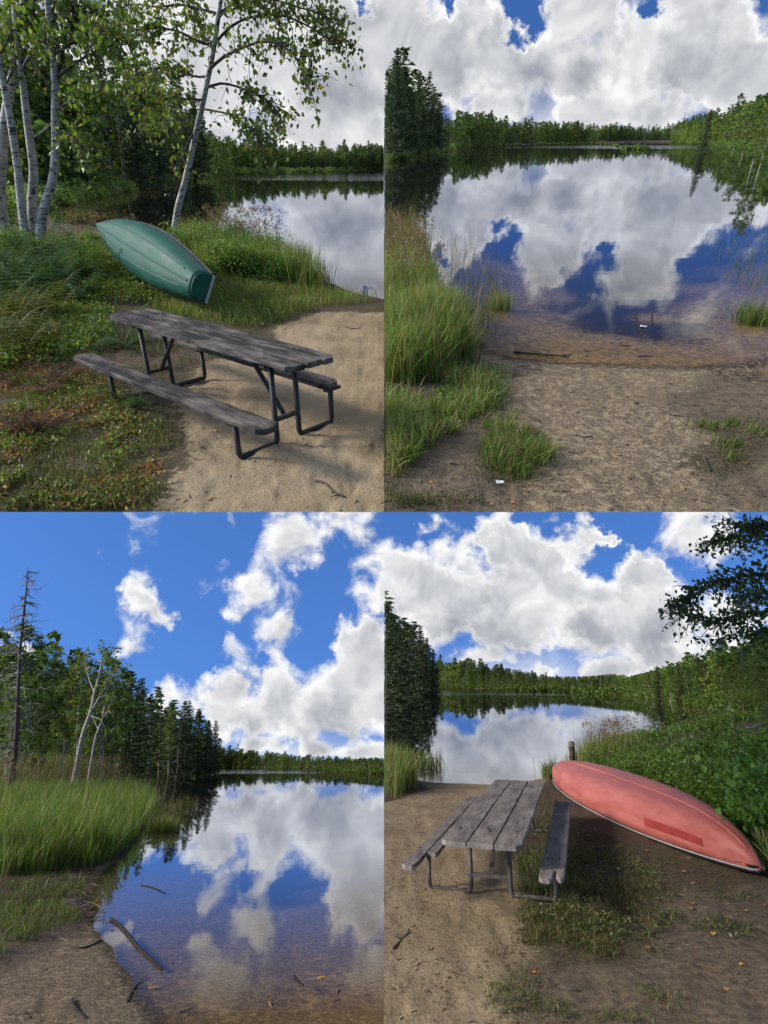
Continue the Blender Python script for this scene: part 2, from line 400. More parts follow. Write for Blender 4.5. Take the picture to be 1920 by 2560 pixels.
def watermat(name, y0, y1):
    m, t, b = material(name); t.n.remove(b)
    o = t.new('ShaderNodeTexCoord').outputs['Object']
    s = t.new('ShaderNodeSeparateXYZ'); t.l.new(o, s.inputs[0])
    mp = t.new('ShaderNodeMapping'); mp.inputs['Scale'].default_value = (.5, 1.6, 1); t.l.new(o, mp.inputs[0])
    n = t.noise(mp.outputs[0], .9, 4, .5)
    # a light breeze ruffles one band of the lake far out
    big = t.noise(o, .02, 2)
    band = t.math('MULTIPLY', t.ramp(t.math('MULTIPLY_ADD', big, 40, s.outputs[1]), y0, y0 + 14), t.ramp(s.outputs[1], y1 + 30, y1))
    st = t.math('MULTIPLY_ADD', band, .13, .004)
    bp = t.new('ShaderNodeBump'); bp.inputs['Distance'].default_value = .25; t.l.new(st, bp.inputs['Strength']); t.l.new(n, bp.inputs['Height'])
    ge = t.new('ShaderNodeNewGeometry'); cs = t.math('ABSOLUTE', t.vmath('DOT_PRODUCT', ge.outputs['Incoming'], bp.outputs[0]).outputs['Value'])
    fr = t.math('MULTIPLY_ADD', t.math('POWER', t.math('SUBTRACT', 1.0, cs, clamp=True), 5.0), .98, .02)      # Schlick
    tr = t.new('ShaderNodeBsdfTransparent'); tr.inputs[0].default_value = (.93, .86, .72, 1)
    gl = t.new('ShaderNodeBsdfGlossy'); gl.inputs['Roughness'].default_value = .012; t.l.new(bp.outputs[0], gl.inputs['Normal'])
    gl.inputs['Color'].default_value = (.70, .73, .80, 1)
    mx = t.new('ShaderNodeMixShader'); t.l.new(t.ramp(fr, .19, .55, .02, .90, False), mx.inputs[0])
    t.l.new(tr.outputs[0], mx.inputs[1]); t.l.new(gl.outputs[0], mx.inputs[2])
    t.l.new(mx.outputs[0], t.n['Material Output'].inputs[0])
    return m

M = {}
M['leaf'] = leafmat('green_leaf', .42, .42); M['needle'] = leafmat('spruce_needles', .15, .6); M['grass'] = leafmat('grass_blade', .35, .5)
M['dry'] = leafmat('dry_leaf', .2, .7)
M['birch'] = birchbark('birch_bark', (.47, .42, .35)); M['greybark'] = simple('grey_bark', (.16, .135, .11), .85, .45, 6, .5); M['bark'] = simple('dark_bark', (.06, .048, .038), .9, .5, 8, .6)
M['deadbark'] = simple('bleached_dead_wood', (.19, .17, .15), .85, .4, 7, .4)
M['ground'] = groundmat()
M['wood_dark'] = wood('blackened_weathered_plank', (.014, .011, .010), (.25, .205, .165), 0, .22)
M['wood_grey'] = wood('silver_grey_weathered_plank', (.085, .068, .057), (.30, .255, .215), 3, .62)
M['metal'] = simple('dark_steel', (.035, .031, .029), .55, .4, 12, .3, .3); M['rust'] = simple('rusty_grey_steel', (.085, .068, .056), .7, .4, 14, .4, .2)
M['postwood'] = wood('brown_post_wood', (.045, .028, .018), (.13, .085, .055), 5, .5)
M['green'] = simple('green_hull_plastic', (.010, .075, .050), .36, .16, 3, .04, 0, .5)
M['red'] = simple('faded_red_hull_plastic', (.60, .165, .135), .40, .12, 2.2, .05, 0, .45)
def hullmat(name, base, faded, rough):
    m, t, b = material(name)
    o = t.new('ShaderNodeTexCoord').outputs['Object']
    mp = t.new('ShaderNodeMapping'); mp.inputs['Scale'].default_value = (1.2, 5, 5); t.l.new(o, mp.inputs[0])
    mp2 = t.new('ShaderNodeMapping'); mp2.inputs['Scale'].default_value = (3, 40, 40); mp2.inputs['Rotation'].default_value = (0, 0, .2); t.l.new(o, mp2.inputs[0])
    n = t.noise(mp.outputs[0], 1.3, 7, .65); sc = t.noise(mp2.outputs[0], 1.5, 5, .7); sp = t.noise(o, 30, 5, .7)
    c = t.mix(t.ramp(n, .3, .7), base + (1,), faded + (1,))
    c = t.mix(t.math('MULTIPLY', t.ramp(sc, .62, .72), .45), c, tuple(min(1, v * 1.5 + .05) for v in faded) + (1,))
    c = t.mix(t.math('MULTIPLY', t.ramp(sp, .60, .72), .35), c, tuple(v * .45 for v in base) + (1,))
    t.l.new(c, b.inputs['Base Color']); t.l.new(t.ramp(n, .3, .7, rough - .08, rough + .15), b.inputs['Roughness']); b.inputs['Specular IOR Level'].default_value = .28
    bumped(t, b, t.math('ADD', sc, n), .12, .004)
    return m
M['green'] = hullmat('scuffed_green_hull', (.004, .056, .037), (.007, .082, .055), .52); M['red'] = hullmat('faded_red_hull', (.36, .085, .062), (.47, .15, .12), .47)
M['redpatch'] = simple('unfaded_red_patch', (.29, .04, .034), .45, .15, 6, .05)
M['black'] = simple('black_plastic_trim', (.012, .012, .013), .45, .3, 6, .1); M['pale'] = simple('pale_trim', (.34, .34, .31), .4, .15, 6, .1)
M['wet'] = simple('waterlogged_wood', (.014, .011, .009), .6, .5, 9, .6, 0, .3); M['twig'] = simple('dead_twig', (.065, .05, .038), .85, .4, 15, .3)
M['paper'] = simple('white_paper_scrap', (.72, .72, .70), .6, .1, 6, .2)

# ---------------------------------------------------------------- ground and water
def wpoly(k, pts, X, Y, soft, seed=3, nz=.6):
    sd = poly_sd(qpoly(k, pts, .12), X, Y)
    n = (fbm(X * 1.1, Y * 1.1, seed, 4) - .47) * 2 * nz
    return sstep(-soft, soft, sd + n * soft * 2)
GRASSY = {
    'TL': [[(-900, 2600), (620, 2600), (700, 2150), (820, 2000), (760, 1800), (700, 1690), (900, 1600), (1150, 1500), (1240, 1420), (1400, 1335), (1640, 1325), (1800, 1290), (1500, 1000), (-900, 800)]],
    'TR': [[(-500, 2230), (60, 2150), (170, 1950), (420, 1800), (520, 1700), (470, 1600), (380, 1500), (250, 1350), (0, 900), (-500, 900)], [(380, 2050), (620, 2150), (730, 2000), (680, 1850), (480, 1800)],
           [(1350, 2010), (1500, 2060), (1900, 1900), (1900, 1760), (1450, 1770)]],
    'BL': [[(-700, 1700), (130, 1690), (330, 1620), (380, 1560), (600, 1400), (720, 1250), (620, 1100), (-700, 1095)]],
    'BR': [[(640, 1165), (560, 1500), (540, 1650), (560, 1850), (760, 2000), (1000, 1950), (1130, 1700), (1300, 1640), (1500, 1640), (2100, 1600), (2100, 900), (1000, 950)], [(-300, 1000), (140, 1120), (170, 1200), (0, 1250), (-300, 1250)]]}
DIRT = {
    'TL': [[(-900, 2600), (500, 2600), (560, 1900), (300, 1500), (-900, 1500)]],
    'TR': [[(-500, 2700), (640, 2700), (660, 2100), (560, 1750), (640, 1580), (300, 1480), (-500, 1900)], [(1230, 1590), (1200, 1700), (1330, 1850), (1480, 2050), (1550, 2700), (2300, 2700), (2300, 1500), (1500, 1560)]],
    'BL': [[(-700, 2150), (60, 1950), (300, 1820), (470, 1790), (400, 1600), (-700, 1600)]],
    'BR': [[(420, 2600), (560, 2000), (900, 1750), (1250, 1500), (2300, 1500), (2300, 2700), (420, 2700)]]}
def make_ground(k):
    h = PAN[k][3]; nt, ny = 210, 235
    T = np.linspace(0, {'TL': .79, 'TR': 1.1}.get(k, .98), nt) * (1 if k[1] == 'R' else -1)
    ymax = 800.0; s = (np.linspace(0, 1, ny))
    y0 = np.full(nt, 2.2)
    if k[0] == 'T':
        y0 = np.full(nt, (h - .1) / math.tan(TH[k]))
        for _ in range(5): y0 = (h - gh(k, T * y0, y0)) / math.tan(TH[k])
    Y = y0[:, None] * (ymax / y0[:, None]) ** (s[None, :] ** 1.15); X = T[:, None] * Y
    Z = gh(k, X, Y)
    if k[0] == 'T': Z[:, 0] = h - y0 * math.tan(TH[k])
    gr = np.zeros_like(X)
    for p in GRASSY[k]: gr = np.maximum(gr, wpoly(k, p, X, Y, .28))
    sd = poly_sd(LAKE[k], X, Y)
    gr = np.maximum(gr, sstep(18, 26, Y) * sstep(.3, -.3, sd))
    if k == 'TL': gr = np.maximum(gr, sstep(8.8, 10.2, Y) * sstep(.3, -.3, sd))
    di = np.full_like(X, {'TR': .53, 'BL': .53, 'BR': .34}.get(k, .1))
    for p in DIRT[k]: di = np.maximum(di, wpoly(k, p, X, Y, .4, 21))
    w0, w1 = {'BL': (.8, 4.0), 'TR': (.4, 2.6)}.get(k, (1.0, 4.0)); wet = sstep(w0, w1, sd + (fbm(X * .8, Y * .8, 31, 4) - .45) * 3)
    if k in ('TR', 'BL'): wet = np.maximum(wet, np.maximum(.62 * sstep(-.30, -.02, sd) * sstep(.25, .02, sd), .25 * sstep(0, .2, sd)))
    V = np.stack([X, Y, Z], -1).reshape(-1, 3); C = np.stack([gr, wet, di], -1).reshape(-1, 3)
    i, j = np.meshgrid(np.arange(nt - 1), np.arange(ny - 1), indexing='ij'); a = (i * ny + j).ravel()
    F = np.stack([a, a + ny, a + ny + 1, a + 1], -1)
    if k[1] == 'L': F = F[:, ::-1]
    o = obj('ground', mk_mesh('ground', V, F, None, C, M['ground'], True)); o.matrix_world = MAT[k]
    o['kind'] = 'structure'
    y0 = 2.3 if k[0] == 'B' else h / math.tan(TH[k]) + .02
    ys = [y0, 6, 15, 40, 100, 250, ymax]; V = []; F = []
    sg = 1 if k[1] == 'R' else -1
    for y in ys:
        for u in ((0, .2, .4, .6, .79) if k == 'TL' else (0, .27, .55, .82, 1.1) if k == 'TR' else (0, .25, .5, .75, .98)): V.append((sg * u * y, y, 0.0))
    for i in range(len(ys) - 1):
        for j in range(4): q = (i * 5 + j, i * 5 + j + 1, i * 5 + j + 6, i * 5 + j + 5); F.append(q if sg > 0 else q[::-1])
    w = obj('lake_water', mk_mesh('lake_water', np.array(V, float), F, None, None, WATER[k], False)); w.matrix_world = MAT[k]
    w['kind'] = 'structure'
WATER = {'TL': watermat('lake_water_a', 110, 170), 'TR': watermat('lake_water_b', 190, 260), 'BL': watermat('lake_water_c', 150, 210), 'BR': watermat('lake_water_d', 110, 170)}
for k in PAN: make_ground(k)

# ---------------------------------------------------------------- plant generators
def unit(v): return v / (np.linalg.norm(v, axis=-1, keepdims=True) + 1e-9)
def leaf_quads(mb, P, size, pal, rng, aspect=.62, upb=.5, D=None, droop=0.0, sv=.35):
    """pointed leaves: P centres, pal list of colours"""
    n = len(P)
    if n == 0: return
    N = unit(rng.normal(size=(n, 3)) + np.array([0, 0, upb * 1.6]))
    A = unit(rng.normal(size=(n, 3)) + np.array([0, 0, -droop * 2])) if D is None else unit(D + .5 * rng.normal(size=(n, 3)))
    B = unit(np.cross(N, A)); N = np.cross(A, B)
    s = (size * (1 + sv * rng.uniform(-1, 1, n)))[:, None]
    w = s * aspect * .5
    fold = s * .09
    V = np.stack([P - A * s * .5, P + B * w - A * s * .08 + N * fold, P + A * s * .5, P - B * w - A * s * .08 + N * fold], 1).reshape(-1, 3)
    pal = np.asarray(pal, float); c = pal[rng.integers(0, len(pal), n)] * rng.uniform(.7, 1.3, (n, 1))
    F = np.arange(4 * n).reshape(n, 4)
    mb.add(V, F, None, np.repeat(c, 4, 0))
def spline(pts, n):
    pts = np.asarray(pts, float); m = len(pts)
    if m == 2: return pts[0] + np.linspace(0, 1, n)[:, None] * (pts[1] - pts[0])
    t = np.linspace(0, m - 1.0001, n); i = t.astype(int); f = (t - i)[:, None]
    p0 = pts[np.maximum(i - 1, 0)]; p1 = pts[i]; p2 = pts[np.minimum(i + 1, m - 1)]; p3 = pts[np.minimum(i + 2, m - 1)]
    return .5 * ((2 * p1) + (-p0 + p2) * f + (2 * p0 - 5 * p1 + 4 * p2 - p3) * f ** 2 + (-p0 + 3 * p1 - 3 * p2 + p3) * f ** 3)
BIRCH_PAL = [(.095, .145, .025), (.12, .18, .033), (.07, .12, .02), (.16, .20, .045), (.19, .19, .045)]
DARK_PAL = [(.095, .15, .03), (.115, .18, .036), (.075, .125, .026), (.15, .205, .045)]
SPRUCE_PAL = [(.062, .092, .036), (.078, .112, .043), (.052, .08, .034), (.10, .128, .05)]
def twigs(wood, leaves, limb, rad, rng, ntw, tl, nl, size, pal, start=.25, droop=.35, upb=.3, sub=True):
    """side twigs with leaves along a limb polyline"""
    L = len(limb)
    for _ in range(ntw):
        s = start + (1 - start) * rng.random() ** .8; i = min(int(s * (L - 1)), L - 2)
        b = limb[i] + (limb[i + 1] - limb[i]) * rng.random()
        ax = unit(limb[i + 1] - limb[i])
        d = unit(rng.normal(size=3) * .9 + ax * .9 + np.array([0, 0, .15]))
        l = tl * rng.uniform(.5, 1.25); q = np.linspace(0, 1, 5)[:, None]
        p = b + d * l * q + np.array([0, 0, -droop * l]) * q ** 2 + rng.normal(size=(5, 3)) * l * .03
        wood.tube(p, np.linspace(max(rad * .28, .004), .003, 5), 4, False)
        m = max(2, int(nl * rng.uniform(.6, 1.4)))
        t = rng.uniform(.15, 1.0, m); idx = np.minimum((t * 4).astype(int), 3)
        P = p[idx] + (p[idx + 1] - p[idx]) * (t * 4 - idx)[:, None] + rng.normal(size=(m, 3)) * size * .7
        leaf_quads(leaves, P, size, pal, rng, .68, upb, None, .5)

def spruce_tpl(seed, H=10.0, dens=1.0, spread=1.9, pal=SPRUCE_PAL, spl=.42, ragged=.3, bare=.08):
    rng = np.random.default_rng(seed); w = MB(); c = MB()
    ly = rng.normal(size=2) * .15
    tr = np.array([[ly[0] * q * q, ly[1] * q * q, H * q] for q in np.linspace(0, 1, 9)])
    w.tube(tr, .16 * (1 - np.linspace(0, 1, 9)) ** .85 + .012, 7)
    z = bare * H; V = []; Dd = []
    while z < H * .99:
        f = z / H; rr = spread * (1 - f) ** .72 * (.9 + .1 * math.sin(f * 40)) + .10
        nb = max(3, int((6 + 2 * rng.random()) * dens))
        a0 = rng.random() * 6.3
        for b in range(nb):
            a = a0 + b * 6.283 / nb + rng.normal() * .25; l = rr * rng.uniform(1 - ragged * 1.6, 1 + ragged)
            el = .35 - 1.05 * (1 - f) * .7 + rng.normal() * .12
            d = np.array([math.cos(a) * math.cos(el), math.sin(a) * math.cos(el), math.sin(el)])
            base = np.array([ly[0] * f * f, ly[1] * f * f, z])
            tip = base + d * l + np.array([0, 0, .16 * l])
            if rng.random() < .5: w.tube(np.array([base, (base + tip) / 2 - np.array([0, 0, .04 * l]), tip]), [.022, .014, .005], 3, False)
            ns = max(3, int(l / (spl * .26) * dens))
            s = np.sqrt(rng.uniform(.03, 1, ns))[:, None]
            side = np.array([-math.sin(a), math.cos(a), 0]); sg = rng.choice([-1, 1], ns)[:, None]
            P = base + (tip - base) * s + np.array([0, 0, -.06 * l]) * np.sin(s * 3.14) + side * sg * (1 - s * .75) * .22 * l * rng.random((ns, 1))
            P[:, 2] -= rng.random(ns) * .10
            V.append(P); Dd.append(unit(d * .8 + side * sg * .55 + np.array([0, 0, -.25])))
        z += H * rng.uniform(.018, .034) / dens ** .5
    P = np.concatenate(V); D = np.concatenate(Dd)
    leaf_quads(c, P, spl, pal, rng, .34, .8, D)
    return w, c
def decid_tpl(seed, H=9.0, nleaf=2600, size=.17, pal=BIRCH_PAL, spread=1.9, low=.3, r0=.10, stems=1):
    rng = np.random.default_rng(seed); w = MB(); c = MB()
    for s_ in range(stems):
        off = rng.normal(size=2) * .2 * (stems > 1); ln = rng.normal(size=2) * (.5 + .5 * (stems > 1)) * .6
        q = np.linspace(0, 1, 10)
        tr = np.stack([off[0] + ln[0] * q ** 1.4 + .12 * np.sin(q * 5 + seed), off[1] + ln[1] * q ** 1.4 + .12 * np.cos(q * 4 + seed), H * q * (1 - .1 * s_)], 1)
        w.tube(tr, r0 * (1 - .88 * q), 7)
        nb = 17
        for b in range(nb):
            f = low + (1 - low) * (b + rng.random()) / nb; i = min(int(f * 9), 8); base = tr[i] + (tr[i + 1] - tr[i]) * (f * 9 - i)
            a = b * 2.4 + rng.normal() * .4; l = spread * (1.15 - .85 * f) * rng.uniform(.6, 1.2) * min(1, .45 + (f - low) * 2.2)
            d = np.array([math.cos(a), math.sin(a), rng.uniform(.5, 1.2)]); t = np.linspace(0, 1, 6)[:, None]
            limb = base + d * l * t + np.array([0, 0, -.3 * l]) * t ** 2 + rng.normal(size=(6, 3)) * .04 * l
            w.tube(limb, np.linspace(.028, .007, 6), 4, False)
            m = int(nleaf / nb / stems)
            nc = 9; cc = limb[rng.integers(1, 6, nc)] + rng.normal(size=(nc, 3)) * l * .22
            P = cc[rng.integers(0, nc, m)] + rng.normal(size=(m, 3)) * np.array([.24, .24, .16]) * l * .62
            leaf_quads(c, P, size, pal, rng, .7, .5)
    return w, c
def snag_tpl(seed, H=14.0, n=95):
    rng = np.random.default_rng(seed); w = MB()
    q = np.linspace(0, 1, 14); tr = np.stack([.25 * q + .06 * np.sin(q * 9), .1 * np.sin(q * 6), H * q], 1)
    w.tube(tr, .17 * (1 - q) ** .8 + .012, 8, True, wob=.08); br = MB()
    for b in range(n):
        f = .12 + .86 * rng.random(); i = min(int(f * 13), 12); base = tr[i] + (tr[i + 1] - tr[i]) * (f * 13 - i)
        a = rng.random() * 6.283; l = (2.3 * (1 - f) + .55) * rng.uniform(.5, 1.25); t = np.linspace(0, 1, 6)[:, None]
        d = np.array([math.cos(a), math.sin(a), rng.uniform(-.15, .25)])
        p = base + d * l * t + np.array([0, 0, -.28 * l]) * t ** 2 + rng.normal(size=(6, 3)) * .05 * l
        br.tube(p, np.linspace(.045, .012, 6), 4, False)
        for _ in range(3):
            j = rng.integers(2, 6); d2 = unit(rng.normal(size=3) + d); br.tube(np.array([p[j], p[j] + d2 * l * .22, p[j] + d2 * l * .4 + np.array([0, 0, -.05])]), [.02, .014, .007], 3, False)
    return w, br

class Tpl:
    def __init__(s, name, wc, wm, cm, H): s.name = name; s.w, s.c = wc; s.wm = wm; s.cm = cm; s.H = H; s.mw = mesh_of('trunk', s.w, wm, True); s.mc = mesh_of('crown', s.c, cm)
def place(k, tpl, p, H, label, group=None, rz=None, lean=(0, 0), cat='tree', parts=('trunk', 'crown'), sink=.05):
    """one tree or bush as a thing of its own: root Empty > trunk, crown"""
    rz = rnd.random() * 6.28 if rz is None else rz
    p = np.array(p, float); p[2] -= sink; sc = H / tpl.H
    extra = Matrix.Rotation(0, 4, 'X')
    lm = Matrix.Rotation(lean[0], 4, 'Y') @ Matrix.Rotation(lean[1], 4, 'X')
    loc = Matrix.Translation(Vector([float(v) for v in p])) @ lm @ Matrix.Rotation(rz, 4, 'Z') @ Matrix.Scale(sc, 4)
    r = bpy.data.objects.new(tpl.name, None); COL.objects.link(r); r.matrix_world = MAT[k] @ loc
    tag(r, label, cat, group)
    V = xf(tpl.c.arrays()[0], loc); ok = inside(k, V).all() if len(V) else True
    if ok: mw, mc = tpl.mw, tpl.mc
    else:
        kp = lambda V_: inside(k, xf(V_, loc))
        mw = mesh_of('trunk', tpl.w, tpl.wm, True, kp); mc = mesh_of('crown', tpl.c, tpl.cm, False, kp)
    if len(mw.polygons): obj(parts[0], mw, r)
    if len(mc.polygons): obj(parts[1], mc, r)
    return r
def hq(k, p, qy, qx=None):
    """height at which the vertical above p meets picture row qy"""
    d = qray(k, 800, qy); return PAN[k][3] + d[2] * p[1] / d[1] - p[2]

T_SPR = [Tpl('spruce_tree', spruce_tpl(s, 10, 1.2, sp, SPRUCE_PAL, .32, .42), M['bark'], M['needle'], 10) for s, sp in ((1, 2.0), (2, 2.3), (3, 1.7))]
T_PINE = [Tpl('pine_tree', spruce_tpl(s, 10, .62, 1.25, [(.030, .045, .018), (.042, .058, .025), (.055, .065, .03)], .5, .45, .3), M['greybark'], M['needle'], 10) for s in (5, 6)]
T_BIR = [Tpl('birch_tree', decid_tpl(s, 9, 2600, .17, BIRCH_PAL, 1.9, .32), M['birch'], M['leaf'], 9) for s in (11, 12)] + \
        [Tpl('birch_tree', decid_tpl(13, 9, 2400, .17, DARK_PAL + BIRCH_PAL[:2], 2.2, .3, .08, 2), M['birch'], M['leaf'], 9)]
T_DEC = [Tpl('leafy_tree', decid_tpl(s, 9, 3600, .19, DARK_PAL, 2.3, .16, .09), M['greybark'], M['leaf'], 9) for s in (21, 22)]
T_YNG = [Tpl('leafy_tree', decid_tpl(24, 9, 3400, .21, BIRCH_PAL, 2.5, .12, .08), M['greybark'], M['leaf'], 9)]

# ---------------------------------------------------------------- far forest (reads as one mass)
def lo_conifer(seed, pal):
    rng = np.random.default_rng(seed); w, c = spruce_tpl(seed, 10, .45, 1.9, pal, .85, .45, .02); return c
def lo_decid(seed, pal):
    w, c = decid_tpl(seed, 10, 380, .55, pal, 2.7, .04); return c
LOC = [lo_conifer(s, SPRUCE_PAL).arrays() for s in (31, 32, 33)] + [lo_decid(s, p).arrays() for s, p in ((34, DARK_PAL), (35, BIRCH_PAL), (36, [(.06, .11, .02), (.08, .13, .03)]))]
def trunk_arr(tilt):
    m = MB(); m.tube(np.array([[0, 0, 0], [tilt * .4, 0, 3.5], [tilt, 0, 7.5]]), [.11, .09, .04], 4, False); return m.arrays()
def forest(k, line, top, rows, n, seed, mixc=.5, backstep=7.0, hvar=.32, bright=1.0, label='', trunks=.35):
    """line: shore picture points; top: picture rows of the tree tops"""
    rng = np.random.default_rng(seed); c = MB(); tk = MB()
    q = np.array(line, float); tq = np.array(top, float)
    for r in range(rows):
        for i in range(int(n * 1.35)):
            x = rng.uniform(q[0, 0], q[-1, 0]); yq = np.interp(x, q[:, 0], q[:, 1]); tp = np.interp(x, tq[:, 0], tq[:, 1])
            p = at(k, x, yq, 0)
            dirv = p[:2] / np.linalg.norm(p[:2]); p[:2] += dirv * (4.0 + r * backstep + rng.random() * backstep)
            p[2] = float(gh(k, p[0], p[1])); H = hq(k, p, tp) * rng.uniform(1 - hvar * 1.5, 1 + hvar * .3) * (.78 + .45 * float(fbm(np.array(x / 45.0), np.array(r * 7.0), seed, 3)))
            con = rng.random() < mixc
            if r == 0: H *= rng.uniform(.45, 1.0)
            elif con and rng.random() < .3: H *= 1.22
            H = max(H, 2.0)
            V, F4, F3, C = LOC[rng.integers(0, 3) if con else rng.integers(3, 6)]
            a = rng.random() * 6.28; s = H / 10
            wd = s * rng.uniform(1.0, 1.8)
            Vt = np.stack([(V[:, 0] * math.cos(a) - V[:, 1] * math.sin(a)) * wd, (V[:, 0] * math.sin(a) + V[:, 1] * math.cos(a)) * wd, V[:, 2] * s], 1) + p
            tint = bright * rng.uniform(.85, 1.55) * np.array([rng.uniform(.9, 1.15), 1, rng.uniform(.85, 1.1)])
            ok = inside(k, Vt); F = F4[ok[F4].all(1)]
            c.add(Vt, F, None, C * tint)
            if r == 0 and rng.random() < trunks:
                V, F4, F3, C = trunk_arr(rng.normal() * .5); Vt = V * np.array([1, 1, H / 10]) + p + np.array([rng.normal() * .4, -.6, 0]); ok = inside(k, Vt)
                tk.add(Vt, F4[ok[F4].all(1)], None, (.5, .5, .5))
    o = obj('forest', mesh_of('forest', c, M['leaf'])); o.matrix_world = MAT[k]
    tag(o, label, 'forest', None, 'stuff')
    if tk.n:
        t = obj('trunks', mesh_of('trunks', tk, M['greybark'], True), o); t['kind'] = 'stuff'
forest('TL', [(900, 772), (1000, 750), (1250, 742), (1660, 735)], [(900, 610), (1000, 612), (1150, 632), (1300, 628), (1450, 640), (1660, 622)], 4, 130, 1, .55, 5, label='mixed forest along the far shore behind the green boat')
forest('TR', [(270, 645), (500, 627), (900, 617), (1250, 613), (1420, 620)], [(270, 500), (330, 498), (420, 505), (600, 530), (760, 535), (900, 545), (1150, 552), (1250, 545), (1420, 490)], 4, 190, 2, .6, 8, label='mixed forest along the far shore beyond the sandy launch')
forest('TR', [(1240, 614), (1400, 621), (1660, 630), (1800, 636)], [(1240, 545), (1330, 520), (1450, 470), (1540, 440), (1620, 410), (1800, 380)], 4, 85, 3, .35, 7, label='leafy forest climbing the hill on the far bank opposite the launch', trunks=.0, bright=1.1)
forest('BL', [(930, 1104), (1100, 1105), (1300, 1112), (1660, 1132)], [(930, 1025), (1010, 1027), (1100, 1035), (1250, 1050), (1400, 1058), (1660, 1075)], 4, 150, 4, .6, 7, label='low dark forest line beyond the reeds and open water')
forest('BR', [(230, 757), (500, 766), (870, 782), (1010, 789)], [(230, 640), (330, 650), (450, 668), (650, 700), (850, 725), (1010, 738)], 4, 160, 5, .6, 7, label='mixed forest along the far shore behind the grey picnic table')
forest('BR', [(1000, 789), (1150, 802), (1280, 824), (1420, 852), (1560, 878), (1800, 890)], [(1000, 735), (1100, 705), (1200, 680), (1300, 655), (1420, 625), (1540, 590), (1660, 560), (1800, 540)], 4, 100, 6, .35, 6, label='leafy forest rising on the bank behind the red canoe', trunks=.0, bright=1.7)

forest('TL', [(-80, 905), (200, 893), (330, 866), (550, 824), (740, 796), (900, 774)], [(-80, 150), (150, 190), (300, 270), (420, 290), (560, 330), (700, 320), (830, 380), (900, 520)], 3, 34, 7, .35, 5, label='dense dark wood filling the bank behind the green boat', trunks=.0)
forest('TR', [(-40, 702), (0, 700), (150, 674), (270, 650)], [(-40, 230), (50, 300), (150, 330), (230, 470), (270, 560)], 3, 16, 8, 1.0, 5, label='dark conifer thicket between the spruces beside the sandy launch', trunks=0)
forest('BR', [(-40, 790), (0, 789), (130, 780), (235, 762)], [(-40, 420), (50, 470), (140, 510), (200, 620), (235, 690)], 3, 16, 9, 1.0, 6, label='dark conifer thicket between the spruces across the cove', trunks=0)
forest('BL', [(-80, 1160), (200, 1150), (420, 1140), (600, 1122), (800, 1108), (940, 1103)], [(-80, 620), (100, 640), (250, 720), (400, 740), (560, 760), (700, 860), (850, 900), (940, 970)], 3, 34, 10, .45, 6, label='dense dark wood filling the bank behind the tall reeds', trunks=0)
# ---------------------------------------------------------------- standing trees one can tell apart
def stand(k, rows, label, group):
    for i, (tpl, qx, qy, qtop, *o) in enumerate(rows):
        p = ong(k, qx, qy); p[:2] *= 1 + (10.0 if k == 'TL' else 4.5) / max(p[1], 20); p[2] = float(gh(k, p[0], p[1]))
        lb = o[0] if o else label
        lean = o[1] if len(o) > 1 else -math.atan(p[0] / max(p[1], 1)) * .35 * (1 if k[0] == 'T' else -.6)
        place(k, tpl, p, max(hq(k, p, qtop), 1.0), lb, None if o and o[0] != label else group, lean=(lean, 0))
S, Pn, B, D, Y = T_SPR, T_PINE, T_BIR, T_DEC, T_YNG
stand('TL', [(S[2], 880, 772, 460), (S[2], 842, 776, 350), (Pn[0], 800, 780, 330), (Pn[1], 765, 785, 300), (B[1], 780, 790, 420), (D[0], 720, 792, 330), (S[2], 690, 790, 270), (D[1], 655, 800, 330), (Pn[0], 630, 800, 250), (S[1], 600, 800, 300),
             (B[0], 575, 818, 380), (B[1], 640, 808, 350), (Pn[1], 540, 810, 270), (B[1], 500, 826, 350), (B[0], 450, 832, 400), (Pn[1], 480, 815, 230), (D[0], 440, 830, 290), (B[2], 400, 842, 300), (D[1], 350, 845, 240), (D[0], 300, 850, 260),
             (B[0], 255, 868, 200), (D[1], 210, 860, 230), (B[1], 170, 885, 150), (D[0], 120, 870, 180), (B[2], 60, 890, 120), (D[1], 10, 880, 160), (D[0], -60, 900, 120), (Y[0], 330, 862, 560), (Y[0], 610, 818, 640), (Y[0], 460, 840, 600)],
      'tree of the mixed wood on the bank behind the green boat', 'trees on the bank behind the green boat')
stand('TR', [(S[0], 55, 690, 200), (S[1], 50, 685, 280), (S[2], 100, 680, 275), (S[0], 150, 672, 300), (S[2], 182, 668, 300), (S[1], 25, 695, 350), (S[1], 215, 663, 370), (S[0], 240, 658, 430), (S[2], 262, 654, 490), (S[1], 120, 684, 380), (S[0], 75, 690, 420), (S[1], 200, 668, 480), (S[0], 170, 676, 470), (S[1], 228, 662, 470), (S[2], 275, 652, 545), (S[1], 40, 698, 500)],
      'dark spruce in the stand at the water edge beside the sandy launch', 'spruces beside the sandy launch')
for i, (qx, qt) in enumerate([(1390, 530), (1450, 510), (1515, 505), (1570, 490), (1620, 480), (1655, 490)]):
    p = ong('TR', qx, 622 + i); place('TR', B[i % 2], p, hq('TR', p, qt), 'white-trunked birch at the foot of the wooded hill across the water', 'birches across the water', lean=(-.12 + .05 * (i % 3), 0))
for qx, qt, lb in ((1520, 395, 'tall dark spruce poking above the wooded hill across the water'), (1385, 465, 'small dark spruce tip above the lower end of the wooded hill')):
    p = ong('TR', qx, 614); place('TR', S[2], p, hq('TR', p, qt), lb)
